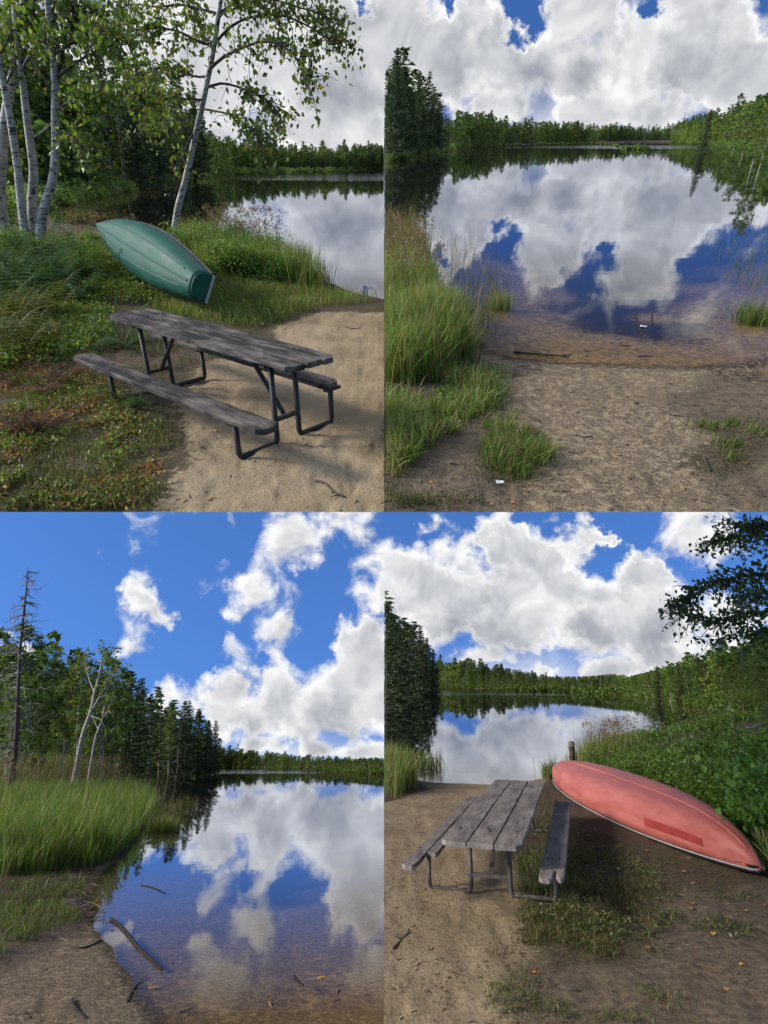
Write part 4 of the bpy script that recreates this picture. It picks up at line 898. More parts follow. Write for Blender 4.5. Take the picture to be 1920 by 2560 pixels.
# ---------------------------------------------------------------- near birches (top left view)
def traced_tree(name, k, trunk, depth, r0, r1, limbs, label, cat='tree', bark='birch', seed=1, tw=(9, .55, 9), size=.12, pal=BIRCH_PAL, group=None, wk=True, matname='leaf'):
    """trunk and limbs follow picture points at a given distance; twigs and leaves grow from them"""
    rng = np.random.default_rng(seed); w = MB(); br = MB(); lv = MB()
    base = atd(k, *trunk[0], depth); g = float(gh(k, base[0], base[1]))
    tp = [atd(k, a, b, depth) for a, b in trunk]; tp[0][2] = g - .05
    tp = spline(tp, 26); q = np.linspace(0, 1, 26); w.tube(tp, r0 + (r1 - r0) * q + .35 * r0 * np.exp(-q * 22), 10, True)
    for pts, dy, rr, ntw in limbs:
        lp = [atd(k, a, b, depth + dy * i / max(len(pts) - 1, 1)) for i, (a, b) in enumerate(pts)]
        lp = spline(lp, 12); br.tube(lp, np.linspace(rr, rr * .3, 12), 6, False)
        if ntw: twigs(br, lv, lp, rr, rng, ntw, tw[1], tw[2], size, pal)
    o = np.array([base[0], base[1], g])
    r = root(name, k, o, label, cat, group)
    for nm, mb, mt, sm in (('trunk', w, bark, True), ('branches', br, bark if rr > .03 else 'twig', True), ('crown', lv, matname, False)):
        if mb.n:
            V, F4, F3, C = mb.arrays(); ok = inside(k, V) if wk else np.ones(len(V), bool)
            F4 = F4[ok[F4].all(1)]; F3 = F3[ok[F3].all(1)] if len(F3) else F3
            obj(nm, mk_mesh(nm, V - o, F4, F3, C, M[mt], sm), r)
    return r
traced_tree('birch_tree', 'TL', [(745, 1020), (768, 900), (800, 780), (850, 560), (890, 380), (925, 200), (945, 60), (965, -80), (985, -200)], 19.0, .10, .04,
            [([(850, 560), (815, 610), (790, 680), (770, 750)], -.3, .035, 3),
             ([(905, 300), (960, 250), (1040, 210), (1130, 180), (1230, 200), (1310, 290), (1330, 350)], -1.2, .045, 46),
             ([(930, 190), (990, 120), (1080, 75), (1200, 65), (1310, 100), (1420, 170), (1465, 190)], .9, .04, 50),
             ([(945, 60), (1020, 10), (1120, -20), (1250, 20), (1380, 60), (1450, 110)], 0, .035, 40),
             ([(890, 380), (960, 360), (1040, 380), (1130, 420), (1200, 480), (1210, 530)], 1.3, .035, 48),
             ([(870, 470), (930, 480), (1010, 500), (1100, 560), (1130, 610)], -1.5, .03, 40),
             ([(900, 330), (840, 330), (760, 300), (680, 290), (600, 330)], 1.0, .035, 36),
             ([(925, 200), (860, 180), (780, 140), (690, 120), (590, 130), (500, 170)], -1.0, .035, 44),
             ([(945, 60), (870, 40), (780, 20), (680, 30), (560, 20), (480, 60)], 1.2, .035, 40),
             ([(880, 430), (820, 430), (740, 420), (660, 450), (600, 420)], -1.2, .03, 36),
             ([(860, 520), (800, 520), (720, 520), (640, 560)], 1.0, .025, 26),
             ([(910, 280), (920, 220), (880, 150), (850, 60), (820, -40)], .6, .03, 30),
             ([(955, 0), (1000, -80), (1080, -140), (1200, -160)], .5, .03, 26), ([(935, 120), (960, 60), (1040, 30), (1100, 0)], -.5, .03, 24)],
            'slender white birch leaning over the lake behind the green boat', seed=71, tw=(0, .75, 9), size=.145)
LB = [([(5, 1010), (0, 860), (12, 620), (28, 480), (50, 350), (75, 200), (95, 60), (110, -80)], 16.5, .15, 'thick white birch at the edge of the birch clump beside the ferns', 72),
      ([(108, 1030), (98, 930), (75, 720), (45, 520), (18, 380), (-5, 250), (-40, 100)], 16.0, .105, 'white birch of the clump leaning away from the lake', 73),
      ([(130, 1035), (138, 880), (145, 740), (128, 600), (108, 440), (92, 300), (75, 180), (60, 20)], 16.3, .12, 'straight white birch in the middle of the birch clump', 74),
      ([(142, 1010), (185, 920), (225, 790), (240, 650), (238, 500), (238, 380), (228, 240), (212, 100), (200, -60)], 16.0, .115, 'curved white birch of the clump bending towards the lake', 75)]
LIMBS = {72: [([(50, 350), (10, 300), (-60, 220)], 0, .03, 10), ([(95, 60), (140, 10), (220, -40)], 0, .03, 24), ([(75, 200), (30, 120), (0, 40)], .6, .03, 26)],
         73: [([(18, 380), (60, 300), (110, 230)], .5, .025, 14), ([(-5, 250), (40, 160), (90, 80)], .5, .025, 28)],
         74: [([(92, 300), (140, 220), (200, 160)], -.5, .03, 22), ([(75, 180), (130, 90), (220, 40), (320, 30)], .6, .03, 40), ([(128, 600), (180, 570), (225, 530)], -.2, .035, 0)],
         75: [([(238, 380), (262, 280), (280, 180), (300, 60), (320, -60)], .3, .05, 26), ([(250, 330), (330, 270), (410, 225), (480, 200), (560, 190)], -.6, .035, 40), ([(230, 240), (170, 160), (120, 80)], .5, .03, 30),
              ([(212, 100), (290, 60), (380, 60), (460, 20)], .8, .03, 44), ([(240, 480), (300, 440), (380, 420), (460, 440)], -.8, .03, 34), ([(240, 560), (300, 580), (360, 640)], -.6, .025, 26), ([(228, 240), (330, 170), (400, 120), (440, 130)], -.9, .03, 34)]}
for tr, dp, r0, lb, sd_ in LB: traced_tree('birch_tree', 'TL', tr, dp, r0, .05, LIMBS[sd_], lb, seed=sd_, tw=(0, .7, 9), size=.13, pal=BIRCH_PAL + DARK_PAL[:2])
traced_tree('birch_tree', 'BL', [(338, 1060), (352, 985), (375, 910), (395, 850), (408, 780), (430, 700), (440, 640)], 44.0, .16, .06,
            [([(395, 860), (430, 800), (470, 740), (500, 690)], -.5, .07, 16), ([(408, 780), (385, 720), (370, 660), (372, 620)], .8, .06, 18), ([(430, 700), (450, 650), (455, 615)], 0, .05, 14), ([(385, 880), (420, 890), (440, 900)], -.4, .05, 3)],
            'white birch leaning out in front of the wood behind the reeds', seed=76, tw=(0, 1.3, 12), size=.20)
traced_tree('birch_tree', 'BL', [(400, 1060), (408, 1000), (425, 940), (440, 900), (452, 840)], 45.0, .10, .05, [([(425, 940), (400, 880), (395, 830)], .5, .05, 6), ([(440, 900), (470, 850), (490, 800)], 0, .05, 10)],
            'thin twin birch stem beside the leaning birch behind the reeds', seed=77, tw=(0, 1.2, 10), size=.20)
# overhanging tree at the upper corner of the red canoe view; its stem stands outside the frame
traced_tree('overhanging_tree', 'BR', [(2000, 1600), (1990, 1200), (1975, 800), (1960, 500), (1950, 200), (1940, 60)], 7.5, .10, .05,
            [([(1955, 300), (1850, 200), (1740, 130), (1620, 100), (1500, 110), (1400, 130)], .4, .03, 60), ([(1960, 420), (1850, 350), (1720, 290), (1580, 270), (1440, 310), (1300, 380)], -.5, .03, 80),
             ([(1965, 540), (1860, 500), (1740, 450), (1620, 430), (1500, 450), (1400, 480), (1270, 420)], .3, .025, 70), ([(1945, 100), (1840, 70), (1720, 60), (1600, 60), (1500, 70)], 0, .025, 50), ([(1960, 480), (1850, 420), (1740, 370), (1650, 350), (1560, 360)], -.8, .025, 60),
             ([(1965, 600), (1870, 560), (1760, 540), (1660, 520), (1540, 520), (1440, 550)], 0, .02, 40)],
            'dark leafy branches of a tree hanging in above the red canoe', bark='bark', seed=81, tw=(0, .3, 9), size=.062, pal=[(.045, .08, .018), (.06, .10, .022), (.035, .065, .016)])

# ---------------------------------------------------------------- low herbs
def herbs(k, poly, n, size, pal, label, seed, hmax=.12, clump=.42, name='ground_cover'):
    rng = np.random.default_rng(seed); Q = sample_q(k, poly, n, rng); P = on_ground(k, Q)
    ed = poly_sd(poly, Q[:, 0], Q[:, 1]) / 80.0 + (fbm(P[:, 0] * 1.5, P[:, 1] * 1.5, seed, 3) - .4) * 1.5
    P = P[(P[:, 2] > .03) & (ed > rng.random(len(P))) & (fbm(P[:, 0] * 2.6, P[:, 1] * 2.6, seed + 9, 3) > clump)]
    n = len(P); m = 5; Pr = np.repeat(P, m, 0) + rng.normal(size=(n * m, 3)) * np.array([size * 1.1, size * 1.1, 0]); Pr[:, 2] += rng.random(n * m) * hmax + .01
    mb = MB(); leaf_quads(mb, Pr, size, pal, rng, .55, 1.0)
    o = obj(name, mesh_of(name, mb, M['leaf'], False, lambda V: inside(k, V))); o.matrix_world = MAT[k]; tag(o, label, 'ground cover', None, 'stuff')
herbs('TL', [(-150, 1180), (420, 1090), (560, 1180), (900, 1280), (1250, 1330), (1150, 1420), (700, 1320), (480, 1340), (520, 1480), (340, 1560), (-150, 1650)], 9000, .05, BANK + [(.16, .15, .03)], 'low green weeds spreading between the ferns and the green boat', 90, .16, .36)
herbs('TL', [(-150, 1600), (420, 1600), (640, 1780), (700, 1950), (560, 2210), (-150, 2210)], 3400, .032, BANK + [(.15, .08, .03), (.2, .14, .05)], 'sparse weeds and dead leaves on the ground before the front bench', 91, .06, .47)
herbs('TL', [(-150, 1480), (360, 1500), (640, 1760), (760, 1950), (600, 2210), (-150, 2210)], 2600, .034, [(.24, .11, .04), (.32, .19, .07), (.16, .08, .035), (.38, .27, .10)], 'rusty dead leaves and bracken bits strewn before the front bench', 95, .03, .44, 'leaf_litter')
herbs('TL', [(480, 1160), (600, 1190), (760, 1260), (900, 1300), (1000, 1290), (860, 1330), (640, 1280), (500, 1230)], 2200, .045, BANK, 'low weeds growing against the lower edge of the green boat', 96, .22, .30)
herbs('BR', [(640, 1200), (780, 1240), (1000, 1420), (1300, 1520), (1250, 1650), (1000, 1900), (600, 1800), (560, 1500)], 1500, .026, DULL, 'low weeds in the trodden grass by the grey table', 92, .05, .46)
herbs('BR', [(1100, 1600), (1600, 1640), (1659, 1900), (1300, 2000), (1050, 1850)], 450, .032, DULL, 'scattered weeds on the dark earth before the red canoe', 93, .04, .5)
herbs('TR', [(-50, 1560), (520, 1560), (560, 1720), (250, 1900), (-50, 2000)], 1500, .03, BANK, 'low weeds among the lush grass beside the launch', 94, .06, .46)

# ---------------------------------------------------------------- picnic tables
def plank_mb(L, W, T, seed, chl=.04, chr_=None):
    """one board, long axis x; chl / chr_ cut the corners on the -y / +y side"""
    chr_ = chl if chr_ is None else chr_
    rng = np.random.default_rng(seed); mb = MB(); b = min(.006, T * .2); e = max(chl, chr_, .006)
    xs = np.linspace(-L / 2, L / 2, 34)
    xs = np.concatenate([[xs[0], xs[0] + e * .5, xs[0] + e], xs[2:-2], [xs[-1] - e, xs[-1] - e * .5, xs[-1]]]); V = []
    for x in xs:
        d = min(x + L / 2, L / 2 - x); wl = W / 2 - max(0, chl - d) * .8; wr = W / 2 - max(0, chr_ - d) * .8
        jl, jr = rng.normal() * .0016, rng.normal() * .0016
        for y, z in [(-wl + b, -T), (wr - b, -T), (wr, -T + b), (wr, -b), (wr - b, 0), (wr * .33, 0), (-wl * .33, 0), (-wl + b, 0), (-wl, -b), (-wl, -T + b)]:
            V.append((x, y + (jr if y > 0 else jl), z + .003 * math.sin(x * 2.1 + seed) + rng.normal() * .0005))
    m = 10; F = []
    for i in range(len(xs) - 1):
        for j in range(m): F.append((i * m + j, (i + 1) * m + j, (i + 1) * m + (j + 1) % m, i * m + (j + 1) % m))
    k0 = (len(xs) - 1) * m
    F += [(0, 1, 2, 9), (9, 2, 3, 8), (8, 3, 4, 7), (7, 4, 5, 6), (k0 + 1, k0, k0 + 9, k0 + 2), (k0 + 2, k0 + 9, k0 + 8, k0 + 3), (k0 + 3, k0 + 8, k0 + 7, k0 + 4), (k0 + 4, k0 + 7, k0 + 6, k0 + 5)]
    mb.add(V, F); return mb
BOLT = MB(); BOLT.tube(np.array([[0, 0, -.004], [0, 0, .002], [0, 0, .004]]), [.011, .011, .007], 10)
BOLT_ME = mesh_of('bolt', BOLT, M['metal'], True)
def utube(y0, z0, y1, z1, r=.07, n=6):
    """path down a bench leg, round along the ground and up a table leg (in the y-z plane)"""
    s = 1 if y1 > y0 else -1; a = np.linspace(0, math.pi / 2, n)
    p = [(y0, z0), (y0, r)] + [(y0 + s * (r - r * math.cos(t)), r - r * math.sin(t)) for t in a[1:]] + [(y1 - s * r + s * r * math.sin(t), r - r * math.cos(t)) for t in a[:-1]] + [(y1, r), (y1, z1)]
    return p
def picnic_table(k, c, yaw, L, W, ht, ob, Lb, Wb, hb, sh, top_m, metal, label, bsh=None, seed=1, notch=False, double=False, lx=.34):
    z = float(gh(k, c[0], c[1])) - .012
    r = root('picnic_table', k, (c[0], c[1], z), label, 'picnic table', None, yaw)
    n = 3; gap = .010; pw = (W - gap * (n - 1)) / n; T = .040
    tones = [top_m] * 3
    for i in range(n):
        y = -W / 2 + pw / 2 + i * (pw + gap)
        o = obj('tabletop_plank', mesh_of('tabletop_plank', plank_mb(L, pw, T, seed + i, .055 if i == 0 else .004, .055 if i == 2 else .004), tones[i]), r)
        o.location = (.01 * (i - 1), y, ht + .002 * (i % 2))
        for x in (-lx * L - .03, -lx * L + .03, lx * L - .03, lx * L + .03):
            q = obj('bolt', BOLT_ME, o); q.location = (x, rnd.uniform(-.2, .2) * pw, .001)
    for sg in (-1, 1):
        s = sh if (bsh is None or sg == -1) else bsh
        if notch and sg == -1:
            me = plank_mb(Lb - .26, Wb, T, seed + 8, .004); V, F4, F3, C = me.arrays(); mb = MB(); mb.add(V + np.array([.13, 0, 0]), F4, F3, C)
            # the near end has rotted into two prongs
            for yo, w_, l_ in ((-Wb * .33, Wb * .30, .24), (Wb * .22, Wb * .52, .285)):
                V, F4, F3, C = plank_mb(l_, w_, T * .98, seed + 11, .03).arrays(); mb.add(V + np.array([-Lb / 2 + .26 - l_ / 2 + .012, yo, -.0015]), F4, F3, C)
            o = obj('bench_plank', mesh_of('bench_plank', mb, top_m), r); o.location = (s, sg * ob, hb); o['label'] = 'bench plank with its near end split and rotted'
        elif double and sg == 1:
            o = obj('bench_plank', mesh_of('bench_plank', plank_mb(Lb, Wb * .56, T, seed + 8 + sg, .03), top_m), r); o.location = (s, sg * (ob + Wb * .24), hb)
            o2 = obj('bench_plank', mesh_of('bench_plank', plank_mb(Lb * .88, Wb * .46, T, seed + 18, .02), top_m), r); o2.location = (s + Lb * .07, sg * (ob - Wb * .30), hb + .002)
        else:
            o = obj('bench_plank', mesh_of('bench_plank', plank_mb(Lb, Wb, T, seed + 8 + sg, .05), top_m), r); o.location = (s, sg * ob, hb)
        for x in (-lx * L + .02 - s, lx * L - .02 - s):
            for y in (-.25, .25): q = obj('bolt', BOLT_ME, o); q.location = (x, y * Wb, .001)
    ly = W * .26
    for x in (-lx * L, lx * L):
        for sg in (-1, 1):
            mb = MB(); p = utube(sg * ob, hb - T, sg * ly, ht - T); mb.tube(np.array([(x, a, b + .022) if b < .01 else (x, a, b) for a, b in p]), .021, 8)
            obj('leg_tube', mesh_of('leg_tube', mb, M[metal], True), r)
            mb = MB(); mb.bar((x + .02, sg * (ob - Wb * .42), hb - T - .012), (x + .02, sg * (ob + Wb * .42), hb - T - .012), .045, .022); obj('bench_bracket', mesh_of('bench_bracket', mb, M[metal]), r)
        mb = MB(); mb.bar((x, -ly, ht * .30), (x, ly, ht * .30), .03, .03); obj('cross_bar', mesh_of('cross_bar', mb, M[metal]), r)
        mb = MB(); mb.bar((x + .01, -W * .46, ht - T - .014), (x + .01, W * .46, ht - T - .014), .05, .025); obj('top_bracket', mesh_of('top_bracket', mb, M[metal]), r)
        s = 1 if x > 0 else -1
        mb = MB(); mb.bar((x - s * .025, 0, ht * .30), (x - s * L * .17, 0, ht - T - .006), .038, .012); obj('brace', mesh_of('brace', mb, M[metal]), r)
    return r
picnic_table('TL', (-1.42, 4.921), -.718, 2.50, .43, .69, .47, 2.70, .185, .36, -.05, M['wood_dark'], 'metal', 'blackened wooden picnic table on sand in front of the green boat', bsh=-.42, seed=5, lx=.36)
picnic_table('BR', (1.367, 7.432), 1.263, 3.61, .69, .54, .576, 3.40, .205, .342, -.16, M['wood_grey'], 'rust', 'silver-grey wooden picnic table with a split bench end beside the red canoe', seed=25, notch=True, double=True, lx=.36)

# ---------------------------------------------------------------- boats
def frame_matrix(o, X, N):
    X = unit(np.array(X, float)); N = np.array(N, float); N = unit(N - X * N.dot(X)); Yv = np.cross(N, X)
    return Matrix(((X[0], Yv[0], N[0], o[0]), (X[1], Yv[1], N[1], o[1]), (X[2], Yv[2], N[2], o[2]), (0, 0, 0, 1)))
def hull_pts(s, phi, half, depth, rise):
    """local x along the boat, +z is the outside of the bottom"""
    b = half(s); d = depth(s)
    y = b * np.sign(np.sin(phi)) * np.abs(np.sin(phi)) ** .72; z = d * np.abs(np.cos(phi)) ** .62
    return y, z - rise(s)
def boat(k, name, p0, p1, N, half, depth, rise, label, cat, hm, strakes, rim='pale', transom=False, tipblack=False, patch=None, ns=49):
    """p0, p1: the two ends on the gunwale line"""
    L = np.linalg.norm(np.array(p1) - np.array(p0)); mid = (np.array(p0) + np.array(p1)) / 2
    r = bpy.data.objects.new(name, None); COL.objects.link(r); r.matrix_world = MAT[k] @ frame_matrix(mid, np.array(p1) - np.array(p0), N); tag(r, label, cat)
    S = np.linspace(0, 1, ns); PH = np.linspace(-math.pi / 2, math.pi / 2, 31); V = []
    for s in S:
        y, z = hull_pts(s, PH, half, depth, rise); V.append(np.stack([np.full(31, (s - .5) * L), y, z], 1))
    V = np.concatenate(V); i, j = np.meshgrid(np.arange(ns - 1), np.arange(30), indexing='ij'); a = (i * 31 + j).ravel(); F = np.stack([a, a + 31, a + 32, a + 1], 1)
    h = obj('hull', mk_mesh('hull', V, F, None, None, hm, True), r); md = h.modifiers.new('shell', 'SOLIDIFY'); md.thickness = .012; md.offset = 1
    def line(phi, s0=0, s1=1, n=60, off=0.0):
        out = []
        for s in np.linspace(s0, s1, n):
            y, z = hull_pts(s, np.array([phi]), half, depth, rise); out.append(((s - .5) * L, float(y[0]), float(z[0]) + off))
        return np.array(out)
    for phi, s0, s1, rad in strakes:
        mb = MB(); mb.tube(line(phi, s0, s1), rad, 8); obj('strake', mesh_of('strake', mb, hm, True), r)
    for sg in (-1, 1):
        mb = MB(); mb.tube(line(sg * math.pi / 2) + np.array([0, sg * .010, -.006]), .022, 8); g = obj('gunwale', mesh_of('gunwale', mb, M['black'], True), r)
        mb = MB(); mb.tube(line(sg * math.pi / 2) + np.array([0, sg * .022, .012]), .008, 6); obj('rim_strip', mesh_of('rim_strip', mb, M[rim], True), g)
    if transom:
        y, z = hull_pts(0, PH, half, depth, rise); P = np.stack([np.full(31, -.5 * L - .004), y * 1.015, z * 1.01], 1); c = P.mean(0)
        Vt = np.vstack([P, c, P + np.array([-.03, 0, 0]), c + np.array([-.03, 0, 0])]); F3 = []; F4 = []
        for q in range(31): F3 += [(q, (q + 1) % 31, 31), (32 + (q + 1) % 31, 32 + q, 63)]; F4.append((q, 32 + q, 32 + (q + 1) % 31, (q + 1) % 31))
        t_ = obj('transom', mk_mesh('transom', Vt, F4, F3, None, hm), r)
        mb = MB(); mb.bar((-.5 * L - .02, -half(0) * 1.05, -rise(0)), (-.5 * L - .02, half(0) * 1.05, -rise(0)), .06, .03); obj('transom_cap', mesh_of('transom_cap', mb, M['pale']), t_)
    if tipblack:
        for s0, s1 in ((.0, .06), (.94, 1.0)):
            q = [line(ph, s0, s1, 8, 0) for ph in (-math.pi / 2, math.pi / 2)]; Vt = np.concatenate([q[0] + np.array([0, -.006, -.03]), q[1] + np.array([0, .006, -.03]), q[0] + np.array([0, -.012, .05]), q[1] + np.array([0, .012, .05])])
            Ft = []
            for i in range(7): Ft += [(i, i + 1, 8 + i + 1, 8 + i), (16 + i, 16 + i + 1, i + 1, i), (8 + i, 8 + i + 1, 24 + i + 1, 24 + i)]
            obj('end_cap', mk_mesh('end_cap', Vt, Ft, None, None, M['black']), r)
    if patch:
        s0, s1, f0, f1 = patch; Vt = []
        for s in np.linspace(s0, s1, 14):
            for f in np.linspace(f0, f1, 5):
                y, z = hull_pts(s, np.array([f]), half, depth, rise); nrm = unit(np.array([0, math.sin(f), math.cos(f) * .8])); Vt.append(np.array([(s - .5) * L, float(y[0]), float(z[0])]) + nrm * .0165)
        Ft = [(i * 5 + j, (i + 1) * 5 + j, (i + 1) * 5 + j + 1, i * 5 + j + 1) for i in range(13) for j in range(4)]
        obj('decal', mk_mesh('decal', np.array(Vt), Ft, None, None, M['redpatch'], True), r)
    return r
st = atd('TL', 900, 1232, 8.6); bw = atd('TL', 462, 972, 12.6); st[2] -= .05; bw[2] -= .06
boat('TL', 'square_stern_boat', st, bw, (.10, -1.0, .16),
     lambda s: (.40 - .22 * ((.45 - s) / .45) ** 1.7 if s < .45 else .40 * max(1e-4, 1 - ((s - .45) / .55) ** 2.1) ** .85 + .004), lambda s: .33 - .06 * max(0, s - .6) ** 1.2 - .08 * max(0, .3 - s) / .3, lambda s: .10 * max(0, (s - .55) / .45) ** 2.2,
     'upturned green square-stern boat lying in the grass under the leaning birch', 'boat', M['green'], [(0, .02, .97, .022), (.42, .06, .9, .018), (-.42, .06, .9, .018), (-.95, .06, .85, .014), (.95, .06, .85, .014)], rim='black', transom=True)
p0 = ong('BR', 1632, 1583); p1 = ong('BR', 742, 1172); p0[2] += .12; p1[2] += .17
boat('BR', 'canoe', p0, p1, (-.20, -.20, .95),
     lambda s: .46 * max(1e-5, 1 - abs(2 * s - 1) ** 2.2) ** .80 + .008, lambda s: .37 * max(1e-5, 1 - abs(2 * s - 1) ** 7) ** .7 + .02, lambda s: .06 * abs(2 * s - 1) ** 2.5,
     'upturned faded red canoe lying beside the grey picnic table', 'canoe', M['red'], [(0, .02, .98, .026)], tipblack=True, patch=(.09, .245, 1.16, 1.40))

# ---------------------------------------------------------------- small things
p = ong('BR', 815, 1130); H = hq('BR', p, 992); mb = MB(); zz = np.linspace(-.2, H, 9)
mb.tube(np.stack([.01 * np.sin(zz * 5), .008 * np.cos(zz * 4), zz], 1), .068, 10, True, wob=.07)
r = root('wooden_post', 'BR', p, 'short brown wooden post standing at the water edge behind the red canoe', 'post', extra=Matrix.Rotation(.03, 4, 'Y')); obj('shaft', mesh_of('shaft', mb, M['postwood']), r)
mb = MB(); mb.tube(np.array([[0, 0, H - .10], [0, 0, H - .02], [.005, 0, H + .012]]), [.0735, .074, .055], 10, True, wob=.07); obj('weathered_top', mesh_of('weathered_top', mb, M['deadbark']), r)
def stick(k, name, pts, r0, r1, mat, label, cat='stick', group=None, lift=.0, water=False, side=0):
    P = np.array([ong(k, *q) for q in pts]); P[:, 2] = np.maximum(P[:, 2], 0) if water else P[:, 2]; P[:, 2] += r0 * .6 + lift
    P = spline(P, 14); mb = MB(); mb.tube(P - P[0], np.linspace(r0, r1, 14), 8, True, wob=.14)
    rng = np.random.default_rng(int(pts[0][0]))
    for _ in range(side):
        i = rng.integers(3, 12); d = unit(rng.normal(size=3) * np.array([1, 1, .25])); mb.tube(np.array([P[i], P[i] + d * r0 * 4, P[i] + d * r0 * 8 + np.array([0, 0, -.2 * r0])]) - P[0], [r0 * .5, r0 * .35, r0 * .15], 5)
    o = obj(name, mesh_of(name, mb, M[mat], True)); o.matrix_world = MAT[k] @ Matrix.Translation(Vector([float(v) for v in P[0]])); tag(o, label, cat, group)
stick('BL', 'driftwood_log', [(478, 1768), (530, 1810), (590, 1885), (645, 1940), (697, 1992)], .022, .012, 'wet', 'black waterlogged branch lying across the wet sand into the water', 'log', water=True, side=0)
stick('BL', 'twig', [(270, 1870), (360, 1885), (440, 1850)], .012, .006, 'twig', 'pale twig lying along the matted grass at the waterline', 'twig')
stick('BL', 'twig', [(550, 2120), (580, 2060), (625, 2015)], .007, .003, 'wet', 'thin curved twig half in the water beyond the end of the black branch', 'twig', water=True)
stick('BL', 'twig', [(310, 2110), (330, 2150), (370, 2190)], .012, .006, 'wet', 'dark twig on the bare sand at the bottom of the reed view', 'twig', side=2)
stick('BL', 'twig', [(610, 1620), (660, 1630), (715, 1655)], .012, .006, 'wet', 'dark sunken twig in the shallows above the black branch', 'twig', water=True)
stick('BL', 'twig', [(1270, 2020), (1290, 2045), (1310, 2060)], .014, .008, 'wet', 'short dark stick lying in the shallow water', 'twig', water=True)
stick('TR', 'driftwood_log', [(560, 1530), (640, 1538), (720, 1545), (800, 1552)], .014, .007, 'wet', 'dark waterlogged stick lying along the waterline of the launch', 'stick', water=True, side=3)
stick('TR', 'stick', [(1080, 1360), (1092, 1400), (1112, 1462)], .016, .008, 'wet', 'sunken stick beside the white scrap in the shallows', 'stick', water=True)
stick('TR', 'stick', [(1160, 1350), (1155, 1390), (1160, 1410)], .012, .007, 'wet', 'short sunken stick in the shallows off the launch', 'stick', water=True)
stick('TR', 'twig', [(625, 1800), (650, 1812), (675, 1825)], .010, .006, 'twig', 'short dark twig on the sand beside the patchy grass', 'twig')
stick('TR', 'twig', [(1180, 1760), (1230, 1790), (1290, 1800)], .007, .004, 'twig', 'thin twig across the edge of the dark sand', 'twig', side=2)
stick('TR', 'twig', [(1380, 1980), (1395, 2010), (1408, 2040)], .009, .005, 'twig', 'dark twig below the small grass tufts', 'twig')
stick('TR', 'twig', [(830, 1880), (860, 1890), (900, 1885)], .006, .004, 'twig', 'thin twig lying on the bare middle of the sand', 'twig')
stick('TL', 'twig', [(1362, 2082), (1400, 2090), (1440, 2125), (1490, 2150)], .011, .005, 'twig', 'crooked dark twig lying on the open sand', 'twig', side=4)
stick('TL', 'twig', [(1490, 1410), (1520, 1420), (1560, 1418)], .007, .004, 'twig', 'thin twig on the sand near the waterline', 'twig')
stick('BR', 'twig', [(40, 1890), (75, 1850), (110, 1815)], .008, .004, 'twig', 'thin dark twig on the open sand of the canoe view', 'twig', side=2)
stick('BR', 'twig', [(760, 2055), (800, 2068), (835, 2070)], .012, .008, 'twig', 'short thick twig on the dark earth below the trodden grass', 'twig')
stick('BR', 'fallen_birch', [(1520, 1010), (1580, 985), (1700, 950)], .06, .04, 'birch', 'pale fallen birch trunk lying among the bushes at the far bank', 'fallen trunk', lift=.35)
def flat_leaf(k, qx, qy, size, col, label, group, water=False):
    rng = np.random.default_rng(int(qx * 13 + qy)); p = ong(k, qx, qy); p[2] = max(p[2], .003) if water else p[2]; a = rng.random() * 6.28
    t = np.linspace(0, 2 * np.pi, 12, endpoint=False); rr = size * (.42 + .10 * np.cos(2 * t) + .06 * rng.normal(size=12))
    V = np.stack([rr * np.cos(t), rr * np.sin(t) * .8, size * (.16 * np.cos(t * 2 + a) * rng.uniform(.3, 1) + .10) if not water else np.full(12, .003)], 1)
    V = np.vstack([V, [0, 0, .004 + size * .06]]); F3 = [(i, (i + 1) % 12, 12) for i in range(12)]
    o = obj('fallen_leaf', mk_mesh('fallen_leaf', V, None, F3, np.tile(np.array(col) * rng.uniform(.75, 1.25), (13, 1)), M['dry'])); o.matrix_world = MAT[k] @ Matrix.Translation(Vector([float(v) for v in p])) @ Matrix.Rotation(a, 4, 'Z'); tag(o, label, 'leaf', group)
TAN, ORG, YEL = (.38, .22, .10), (.42, .17, .04), (.5, .33, .05)
def leaves(k, qs, cols, sz, label, group, water=False):
    for i, q in enumerate(qs): flat_leaf(k, *q, sz, cols[i % len(cols)], label, group, water)
leaves('BR', [(1190, 1670), (1330, 1695), (1325, 1712), (1060, 1715), (1440, 1705), (1495, 1625), (1565, 1720), (1040, 1690), (1005, 1445), (1140, 1465), (825, 1710), (850, 1340), (1330, 1605), (1140, 1880), (1300, 1560), (1550, 1960), (1480, 2060), (655, 1995), (1640, 1700), (1420, 1820)], [TAN, ORG, TAN, YEL], .06, 'dry tan leaf fallen on the earth before the red canoe', 'fallen leaves before the red canoe')
leaves('TL', [(190, 2095), (465, 2110), (910, 2160), (930, 1860), (200, 1975), (320, 1755), (460, 2195), (640, 1890), (230, 1920), (700, 1890), (700, 1910), (1540, 1640), (1230, 1420), (560, 2060), (60, 2060), (350, 2030)], [ORG, TAN, ORG, YEL], .045, 'dry orange leaf fallen on the ground around the dark picnic table', 'fallen leaves around the dark table')
leaves('TR', [(470, 2180), (205, 2085), (1165, 1885), (1555, 2000), (410, 1755), (510, 1510), (1265, 1655), (560, 2175), (950, 1625)], [TAN, ORG], .045, 'small dry leaf fallen on the sand of the launch', 'fallen leaves on the launch')
leaves('BL', [(330, 1620), (420, 1680), (385, 1560), (80, 1730), (360, 1600), (300, 1640)], [ORG, TAN], .08, 'orange leaf caught in the matted grass at the waterline', 'leaves at the waterline of the reed bed')
flat_leaf('BL', 1390, 2022, .10, YEL, 'yellow leaf floating alone on the shallow water', None, True)
flat_leaf('BL', 660, 2062, .09, TAN, 'pale tan leaf floating just beyond the tip of the black branch', None, True)
